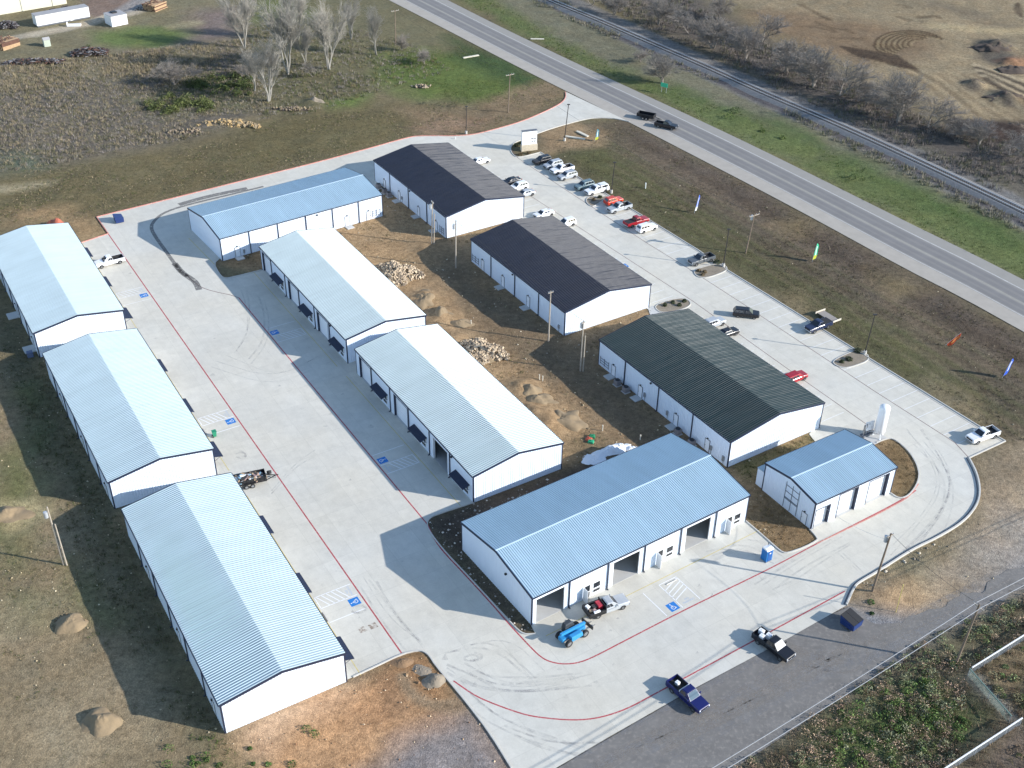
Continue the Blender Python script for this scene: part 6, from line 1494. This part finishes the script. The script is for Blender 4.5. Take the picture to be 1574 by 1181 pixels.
def leafy(name, label, cat, specs, seed):
    """leaf clumps: (polygon, clumps per m2, threshold, height, radius, leaves, leaf size, colours)"""
    CO = []; TI = []
    for si, (px, dens, thr, h, r, nl, ls, cols) in enumerate(specs):
        x, y, rs = sample(px, dens, seed + si*11, thr, 5); n = len(x)
        if not n: continue
        cols_ = np.array([C(*c) for c in cols]); ci = rs.randint(0, len(cols_), n); sz = rs.uniform(.5, 1.3, n)
        X = np.repeat(x, nl); Y = np.repeat(y, nl); Sz = np.repeat(sz, nl); Ci = np.repeat(ci, nl); N = n*nl
        a = rs.uniform(0, 6.283, N); f = np.sqrt(rs.rand(N)); cx = X + f*r*Sz*np.cos(a); cy = Y + f*r*Sz*np.sin(a); cz = h*Sz*(1-f**2*.8)*rs.uniform(.35, 1.1, N)
        u = rs.normal(0, 1, (N, 3)); u[:, 2] *= .5; u /= np.linalg.norm(u, axis=1, keepdims=True); v = rs.normal(0, 1, (N, 3)); v -= (v*u).sum(1, keepdims=True)*u; v /= np.linalg.norm(v, axis=1, keepdims=True)
        s = (ls * rs.uniform(.6, 1.4, N))[:, None]; c = np.stack([cx, cy, cz], 1)
        CO.append(np.stack([c-u*s, c-v*s*.5, c+u*s, c+v*s*.5], 1).reshape(-1, 3)); t = cols_[Ci] * rs.uniform(.6, 1.4, (N, 1)); TI.append(np.repeat(t, 4, 0))
    o = np_mesh(name, np.concatenate(CO), 4, np.clip(np.concatenate(TI), 0, 1), veg_mat('leafy_foliage', .6)); o['kind'] = 'stuff'; o['label'] = label; o['category'] = cat
    return o
straw = [(170,154,124), (150,138,112), (136,124,110), (116,110,86)]; greyw = [(156,148,140), (138,130,124), (122,116,106), (138,132,110)]; olive = [(96,104,62), (84,92,58), (116,114,76), (126,114,86)]
tufts('weeds', 'dry grey and straw weeds covering the field at the upper left', 'weeds', [
    ([(-40,150),(0,98),(60,108),(160,85),(260,72),(380,60),(420,180),(380,192),(270,218),(150,240),(-40,275)], 2.1, 0, .55, .4, 9, .09, greyw + straw + [(112,110,84), (104,104,76)]),
    ([(0,95),(160,85),(330,68),(340,100),(160,125),(0,145)], 1.6, .4, .8, .35, 9, .10, straw),
    ([(380,20),(620,60),(700,110),(620,130),(500,170),(400,185)], .9, .35, .7, .35, 8, .10, greyw + olive)], 11)
tufts('grass', 'short olive and straw grass tufts on the verges north of the drive', 'grass', [
    ([(-60,300),(0,262),(300,228),(430,185),(600,165),(860,140),(870,160),(700,210),(560,228),(150,333),(-60,352)], 1.5, .40, .22, .22, 7, .07, olive + straw),
    ([(600,90),(700,70),(860,140),(700,165)], 1.2, .4, .25, .25, 7, .07, [(84,100,52), (98,112,62), (110,110,72)])], 12)
tufts('grass', 'patchy brown and olive grass between the car park and the highway', 'grass', [
    ([(850,215),(960,186),(1180,302),(1400,424),(1640,560),(1640,700),(1545,676),(1508,652),(1339,548),(1118,410),(850,238)], 1.3, .42, .20, .22, 7, .07, [(92,92,60), (108,98,78), (126,112,92), (84,80,62), (100,88,74)])], 13)
tufts('grass', 'green grass and pale brush beyond the highway', 'grass', [
    ([(690,-10),(850,80),(1180,233),(1650,475),(1650,400),(1400,285),(1180,190),(1000,125),(850,55),(740,-10)], .9, .42, .3, .25, 7, .08, [(86,104,52), (72,92,46), (112,118,74)]),
    ([(760,-20),(1000,85),(1180,165),(1650,400),(1650,375),(1350,235),(1180,155),(1000,78),(830,-20)], 1.1, .45, .9, .4, 10, .12, [(140,134,116), (120,116,98), (100,104,76), (150,144,130)]),
    ([(860,-30),(1000,48),(1180,130),(1400,235),(1700,370),(1700,240),(1574,190),(1450,195),(1330,140),(1180,70),(1060,0),(1030,-30)], 1.0, .42, .9, .5, 9, .12, [(126,118,114), (106,100,96), (142,132,124), (108,108,86)])], 14)
tufts('grass', 'low grass and weeds in the yard left of the buildings', 'grass', [
    ([(-60,470),(0,480),(66,552),(178,785),(345,1130),(345,1200),(-60,1300)], 1.1, .46, .18, .22, 7, .07, [(98,102,64), (116,108,80), (140,126,98), (86,92,56)]),
    ([(0,520),(66,560),(178,790),(335,1125),(250,1090),(120,850),(40,660)], 1.6, .4, .3, .25, 8, .08, [(74,84,50), (96,94,66), (110,102,80)]),
    ([(250,1120),(345,1135),(400,1190),(240,1200)], 1.6, .4, .3, .25, 8, .07, [(86,104,54), (72,90,46)])], 15)
tufts('grass', 'sparse weeds on the bare soil of the courtyard', 'weeds', [
    ([(331,404),(402,416),(533,559),(728,773),(860,722),(1000,690),(1100,740),(1200,850),(1258,660),(996,474),(804,334),(587,300)], .9, .47, .2, .2, 7, .07, [(96,98,62), (122,106,80), (142,124,96)]),
    ([(1120,712),(1258,662),(1300,668),(1180,715),(1150,740)], 2.0, .3, .22, .2, 8, .07, [(92,100,58), (110,110,70)]),
    ([(1146,801),(1210,851),(1260,832),(1240,808),(1180,720)], 2.0, .35, .2, .2, 8, .07, [(150,124,88), (128,106,76), (170,146,106)]),
    ([(1370,756),(1385,768),(1414,730),(1400,695),(1376,676),(1350,682)], 2.0, .35, .2, .2, 8, .07, [(140,118,84), (120,100,72), (96,86,60)])], 16)
leafy('weeds', 'leafy green and russet weeds filling the bottom right corner', 'weeds', [
    ([(1110,1190),(1180,1146),(1300,1066),(1420,990),(1510,945),(1600,900),(1640,960),(1490,1035),(1450,1250),(1100,1250)], .60, .40, .9, .8, 70, .12, [(126,132,94), (108,120,76), (140,142,110), (118,120,94)]),
    ([(1110,1190),(1180,1146),(1300,1066),(1420,990),(1510,945),(1600,900),(1640,960),(1490,1035),(1450,1250),(1100,1250)], .55, .45, .8, .8, 55, .10, [(164,138,116), (144,122,104), (180,156,130), (130,114,96)]),
    ([(1290,1090),(1420,1040),(1500,1090),(1480,1140),(1380,1190),(1270,1190)], .5, .36, .7, .7, 70, .12, [(98,122,64), (112,132,72), (88,108,58)]),
    ([(1500,1040),(1600,980),(1620,1090),(1560,1105)], .6, .42, .7, .7, 70, .12, [(108,130,76), (124,138,90), (134,128,96)]),
    ([(1480,1150),(1567,1112),(1640,1080),(1640,1250),(1480,1250)], .4, .5, .6, .7, 50, .11, [(96,104,64), (120,102,82)])], 21)
tufts('weeds', 'dry stalks among the leafy weeds at the bottom right', 'weeds', [
    ([(1100,1200),(1180,1146),(1300,1066),(1420,990),(1510,945),(1640,880),(1640,1260),(1100,1260)], 2.2, .38, .7, .4, 10, .05, [(140,118,98), (118,98,82), (160,142,116), (96,92,64)])], 22)
leafy('shrubs', 'small green seedlings dotted over the orange dirt', 'plants', [
    ([(345,1150),(420,1125),(480,1120),(520,1160),(500,1200),(345,1200)], .10, 0, .55, .5, 90, .10, [(80,108,54), (64,90,44)]),
    ([(1314,925),(1340,925),(1352,945),(1335,950)], .5, 0, .6, .6, 90, .12, [(78,104,56), (64,88,48)]),
    ([(255,1140),(345,1135),(350,1190),(255,1190)], .35, .4, .5, .6, 70, .10, [(86,108,56), (70,92,46)])], 23)
leafy('shrubs', 'olive shrubs scattered through the weed field', 'shrubs', [
    ([(200,158),(260,148),(330,158),(330,172),(250,176),(205,172)], .22, .3, 1.8, 1.5, 130, .20, [(98,106,62), (112,116,72), (84,92,54)]),
    ([(290,118),(385,120),(385,148),(330,146),(290,138)], .22, .3, 1.8, 1.5, 130, .20, [(88,98,56), (72,82,48)]),
    ([(120,75),(160,68),(165,84),(125,88)], .1, 0, 1.0, 1.0, 80, .16, [(76,84,52)]),
    ([(1040,150),(1180,212),(1300,272),(1400,320),(1560,395),(1560,380),(1300,250),(1120,165)], .018, .3, 1.2, 1.2, 90, .18, [(84,100,52), (72,88,46)])], 24)
# planting on the islands
def small_shrub(px, py, s, label, col=(.05, .06, .03), h=.7):
    b = G(px, py, .1); rs = np.random.RandomState(int(px*7+py)); n = 220; u = rs.normal(0, 1, (n, 3)); u /= np.linalg.norm(u, axis=1, keepdims=True)
    c = u * np.array([s, s, h]) * rs.uniform(.5, 1, (n, 1)); c[:, 2] = np.abs(c[:, 2]); v = rs.normal(0, 1, (n, 3)); v /= np.linalg.norm(v, axis=1, keepdims=True); w_ = np.cross(u, v) * .10
    co = np.stack([c - v*.12, c + w_, c + v*.12, c - w_], 1).reshape(-1, 3); t = np.repeat(np.array(col) * rs.uniform(.5, 1.6, (n, 1)), 4, 0)
    o = np_mesh('small_shrub', co, 4, np.clip(t, 0, 1), veg_mat('leafy_foliage', .6)); o.location = (b.x, b.y, .10); tag(o, label, 'shrub', 'small shrubs in the planted islands')
for px, py, s_, lb in ((1074,417,.5,'dry shrub at the tip of the island by the lone grey pickup'), (1083,419,.5,'dry shrub in the middle of the island by the lone grey pickup'), (1080,423,.45,'low dry shrub by the near kerb of the island by the grey pickup'), (1102,404,.9,'green shrub touching the rear of the lone grey pickup'), (1305,553,.8,'dark shrub in the middle of the island nearest the bottom right'), (1294,557,.5,'small shrub at the kerb end of the island nearest the bottom right'), (1318,540,.9,'green shrub at the foot of the light pole by the last island'),
                       (1022,470,.5,'left shrub in the bed between the dark roofs'), (1034,466,.5,'second shrub in the bed between the dark roofs'), (1044,470,.5,'third shrub in the bed between the dark roofs'), (1052,464,.5,'right shrub in the bed between the dark roofs'), (912,308,.5,'dry shrub in the small island by the orange-red suv'), (922,304,.6,'leafy shrub in the small island by the orange-red suv'), (800,238,.6,'tan shrub in front of the white sign, left'), (812,236,.6,'tan shrub in front of the white sign, right'), (794,224,.9,'dark shrub at the shaded left side of the white sign'), (801,221,.8,'dark shrub behind the shaded side of the white sign')):
    small_shrub(px, py, s_, lb, (.16, .12, .07) if 'dry' in lb or 'tan' in lb else (.05, .06, .03), .6)
# loose stones
def stones(label, specs, seed):
    CO = []; TI = []
    for si, (px, dens, smin, smax, cols) in enumerate(specs):
        x, y, rs = sample(px, dens, seed + si*3); n = len(x); cols_ = np.array([C(*c) for c in cols]); t = cols_[rs.randint(0, len(cols_), n)] * rs.uniform(.7, 1.2, (n, 1))
        s = smin + (smax - smin) * rs.rand(n)**3; z = np.full(n, .0)
        base = np.array([(1,0,0),(0,1,0),(-1,0,0),(0,-1,0)]); top = np.array([0, 0, .9])
        for k in range(4):
            a, b = base[k], base[(k+1) % 4]; j = rs.uniform(.6, 1.2, (n, 3, 1)) * s[:, None, None]
            tri = np.stack([np.tile(a, (n, 1)), np.tile(b, (n, 1)), np.tile(top, (n, 1))], 1) * j; tri += np.stack([x, y, z], 1)[:, None, :]
            CO.append(tri.reshape(-1, 3)); TI.append(np.repeat(t, 3, 0))
    o = np_mesh('loose_stones', np.concatenate(CO), 3, np.clip(np.concatenate(TI), 0, 1), veg_mat('stone_surface')); o['kind'] = 'stuff'; o['label'] = label; o['category'] = 'stones'
def ringp(px, py, r): return [(px + r*1.0*math.cos(a*.7), py + r*.62*math.sin(a*.7)) for a in range(9)]
stones('loose clods around the soil heaps', [(ringp(px, py, r), 3.2, .08, .38, [(150,132,104), (128,110,86), (166,148,118)]) for px, py, r in ((108,958,30), (156,1108,34), (652,462,20), (680,487,20), (706,499,20), (812,604,22), (826,618,24), (862,648,30), (10,792,26))] + [(ringp(655, 1040, 34), 2.5, .06, .3, [(170,140,108), (150,120,92), (186,168,144)])], 41)
stones('loose pale stones scattered over the bare soil', [
    ([(-60,470),(0,480),(66,552),(178,785),(345,1130),(345,1200),(-60,1300)], .28, .05, .18, [(190,172,140), (160,146,120), (206,192,164)]),
    ([(331,404),(402,416),(533,559),(728,773),(860,722),(1000,690),(1100,740),(1200,850),(1258,660),(996,474),(804,334),(587,300)], .35, .05, .20, [(196,180,150), (170,152,124), (210,198,176)]),
    ([(655,800),(730,772),(870,718),(720,850),(816,960),(823,976),(800,975),(657,812)], 1.2, .06, .26, [(196,190,182), (150,144,138), (214,204,190)]),
    ([(1320,898),(1352,880),(1440,829),(1460,840),(1400,875),(1350,905)], 1.6, .08, .4, [(196,186,168), (150,140,126), (120,110,96)]),
    ([(345,1130),(531,1050),(641,1004),(697,1060),(760,1140),(786,1190),(340,1200)], .35, .05, .18, [(214,190,160), (150,112,84), (196,164,130)]),
    ([(1310,935),(1510,800),(1650,700),(1650,860),(1400,955)], .15, .05, .16, [(196,180,150), (130,112,90)]),
    ([(850,215),(960,186),(1180,302),(1640,560),(1640,700),(1508,652),(1118,410),(850,238)], .05, .05, .2, [(190,176,150)])], 31)

# ------------------------------------------------------------------ bare trees
def tree_mesh(seed, H, spread, kind):
    rg = random.Random(seed); T = MB(); Cr = MB()
    def seg(mb, a, b, r0, r1, n): mb.cyl(a, b, r0, r1, n=n, cap=False)
    def grow(p, d, L, r, lvl):
        if lvl >= 5: return
        mb = T if lvl < 2 else Cr; steps = 3 if lvl < 3 else 2; pts = [p.copy()]; q = p.copy(); dd = d.copy()
        for i in range(steps):
            dd = (dd + Vector((rg.gauss(0, .13), rg.gauss(0, .13), rg.gauss(.02, .06) + (.05 if kind == 'tall' else 0)))).normalized(); q = q + dd * (L/steps); pts.append(q.copy())
        for i in range(steps): 
            mn = .010 if kind == 'tall' else .016; ra = max(r*(1-.5*i/steps), mn); rb = max(r*(1-.5*(i+1)/steps), mn*.8); seg(mb, pts[i], pts[i+1], ra, rb, 6 if lvl < 2 else 3)
        kids = ({0: 7, 1: 6, 2: 5, 3: 3, 4: 0} if kind == 'tall' else {0: 6, 1: 6, 2: 6, 3: 4, 4: 0})[lvl]
        for i in range(kids):
            f = rg.uniform(.30 if lvl else .25, 1.0); j = min(int(f*steps), steps-1); t = f*steps - j; c = pts[j].lerp(pts[j+1], t)
            side = Vector((rg.gauss(0, 1), rg.gauss(0, 1), rg.gauss(0, .4))); side -= side.dot(dd)*dd
            if side.length < .01: continue
            side.normalize(); sp = {0: spread, 1: spread*1.0, 2: .9, 3: .9}[lvl]
            nd = (dd + side * sp * rg.uniform(.6, 1.2)).normalized()
            if nd.z < .05 and lvl < 3: nd.z = rg.uniform(.05, .3); nd.normalize()
            grow(c, nd, L * rg.uniform(.48, .72), r * .52, lvl + 1)
    stems = {'multi': 4, 'tall': 3, 'round': 2}[kind]
    for s in range(stems):
        g_ = .10 if kind == 'tall' else .4; d = Vector((rg.gauss(0, g_), rg.gauss(0, g_), 1)).normalized()
        grow(Vector((rg.gauss(0, .2), rg.gauss(0, .2), -.2)), d, H*.52, H*.016, 0)
    zs = [v[2] for v in Cr.v]; k = H / max(zs)
    for mb in (T, Cr): mb.v = [(a*k, b*k, c*k) for a, b, c in mb.v]
    return T, Cr
bark_p = mat('pale_bark', (.30, .28, .245), .9, var=.15, vscale=1); bark_g = mat('grey_brown_bark', (.225, .20, .175), .9, var=.2, vscale=1)
protos = {}
for key, seed, H, sp, kind, bm in (('tall0', 1, 10, .36, 'tall', bark_p), ('tall1', 2, 10, .38, 'tall', bark_p), ('tall2', 5, 10, .34, 'tall', bark_p), ('round0', 11, 10, .95, 'round', bark_g), ('round1', 12, 10, 1.0, 'multi', bark_g), ('round2', 14, 10, .9, 'multi', bark_g)):
    T, Cr = tree_mesh(seed, H, sp, kind); protos[key] = (T.build('trunk', bm), Cr.build('crown', bm))
    for o in protos[key]: COL.objects.unlink(o)
def tree(key, px, py, h, label, group, wid=1.0, rz=0):
    b = G(px, py); r = thing('bare_tree', label, 'tree', (b.x, b.y, -.05), rz, group)
    for o in protos[key]: c = o.copy(); COL.objects.link(c); c.parent = r; c.scale = (h/10*wid, h/10*wid, h/10)
    return r
gt = 'pale bare trees at the edge of the weed field'
for i, (k, px, py, h, w_, lb) in enumerate((('tall0',443,113,19,1.0,'tallest pale bare tree, second clear trunk from the left in the weed field'), ('tall1',505,107,17,.9,'tall pale bare tree on the right of the tall pair'), ('tall2',412,157,14.5,1.0,'pale bare tree standing nearest the rubble bank'),
        ('tall1',377,74,14,1.0,'pale bare tree farthest left of the pale trees'), ('tall0',392,140,10,1.1,'shorter pale bare tree just left of the nearest pale one'), ('tall2',578,84,12,.7,'slender pale bare tree left of the highway pole'), ('tall2',455,62,14,.9,'pale bare tree behind the tallest one'), ('tall0',540,60,11,.9,'pale bare tree at the back between the pair and the slender one'), ('tall1',470,96,9,1.0,'short pale bare tree between the tall pair'))):
    tree(k, px, py, h*1.25, lb, gt, w_*.85, i*1.3)
gb = 'round grey bare trees along the railway'
for i, (k, px, py, h, w_, lb) in enumerate((('round1',268,130,7.5,1.5,'round grey bare bush alone in the weed field'), ('round1',652,98,5,1.0,'small grey bare tree on the bank left of the highway'), ('round2',618,78,5.5,.9,'small grey bare tree beside the top highway pole'), ('round1',372,118,4,1.3,'low grey thicket left of the pale trees'), ('round0',480,118,4.5,1.1,'dark low thicket between the tall pale trees'))):
    tree(k, px, py, h, lb, 'small grey bare trees in the fields', w_, i*1.7)
g_=0
names_ = ['first', 'second', 'third', 'fourth', 'fifth', 'sixth', 'seventh', 'eighth', 'ninth', 'tenth', 'eleventh', 'twelfth', 'thirteenth', 'fourteenth', 'fifteenth', 'sixteenth', 'seventeenth', 'eighteenth']
rt_ = [('round0',908,8,7,1.0), ('round1',945,22,7.5,1.0), ('round2',1012,38,9.5,1.0), ('round0',1058,52,8,1.1), ('round1',1096,74,11,1.1), ('round2',1146,92,10,1.0), ('round0',1172,66,9,1.0), ('round1',1208,112,11,1.0), ('round2',1250,134,11.5,1.1), ('round0',1292,148,10,1.1), ('round1',1332,160,7,1.1), ('round2',1380,188,13,1.1), ('round0',1428,197,8,1.2), ('round1',1468,208,5.5,1.3), ('round2',1505,222,6.5,1.3), ('round0',1552,240,6,1.3), ('round1',1105,30,8,1.0)]
rt_.sort(key=lambda q: q[1])
for i, (k, px, py, h, w_) in enumerate(rt_): tree(k, px, py, h, names_[i] + ' bare tree from the left in the row beyond the railway', gb, w_*1.25, i*2.1)
tree('round2', 1018, 128, 8.5, 'wide grey bare tree between the highway and the railway above the green sign', gb, 1.4, .5)
tree('round1', 985, 96, 4, 'low grey bush between highway and railway, left of the wide bare tree', gb, 1.3, .9)
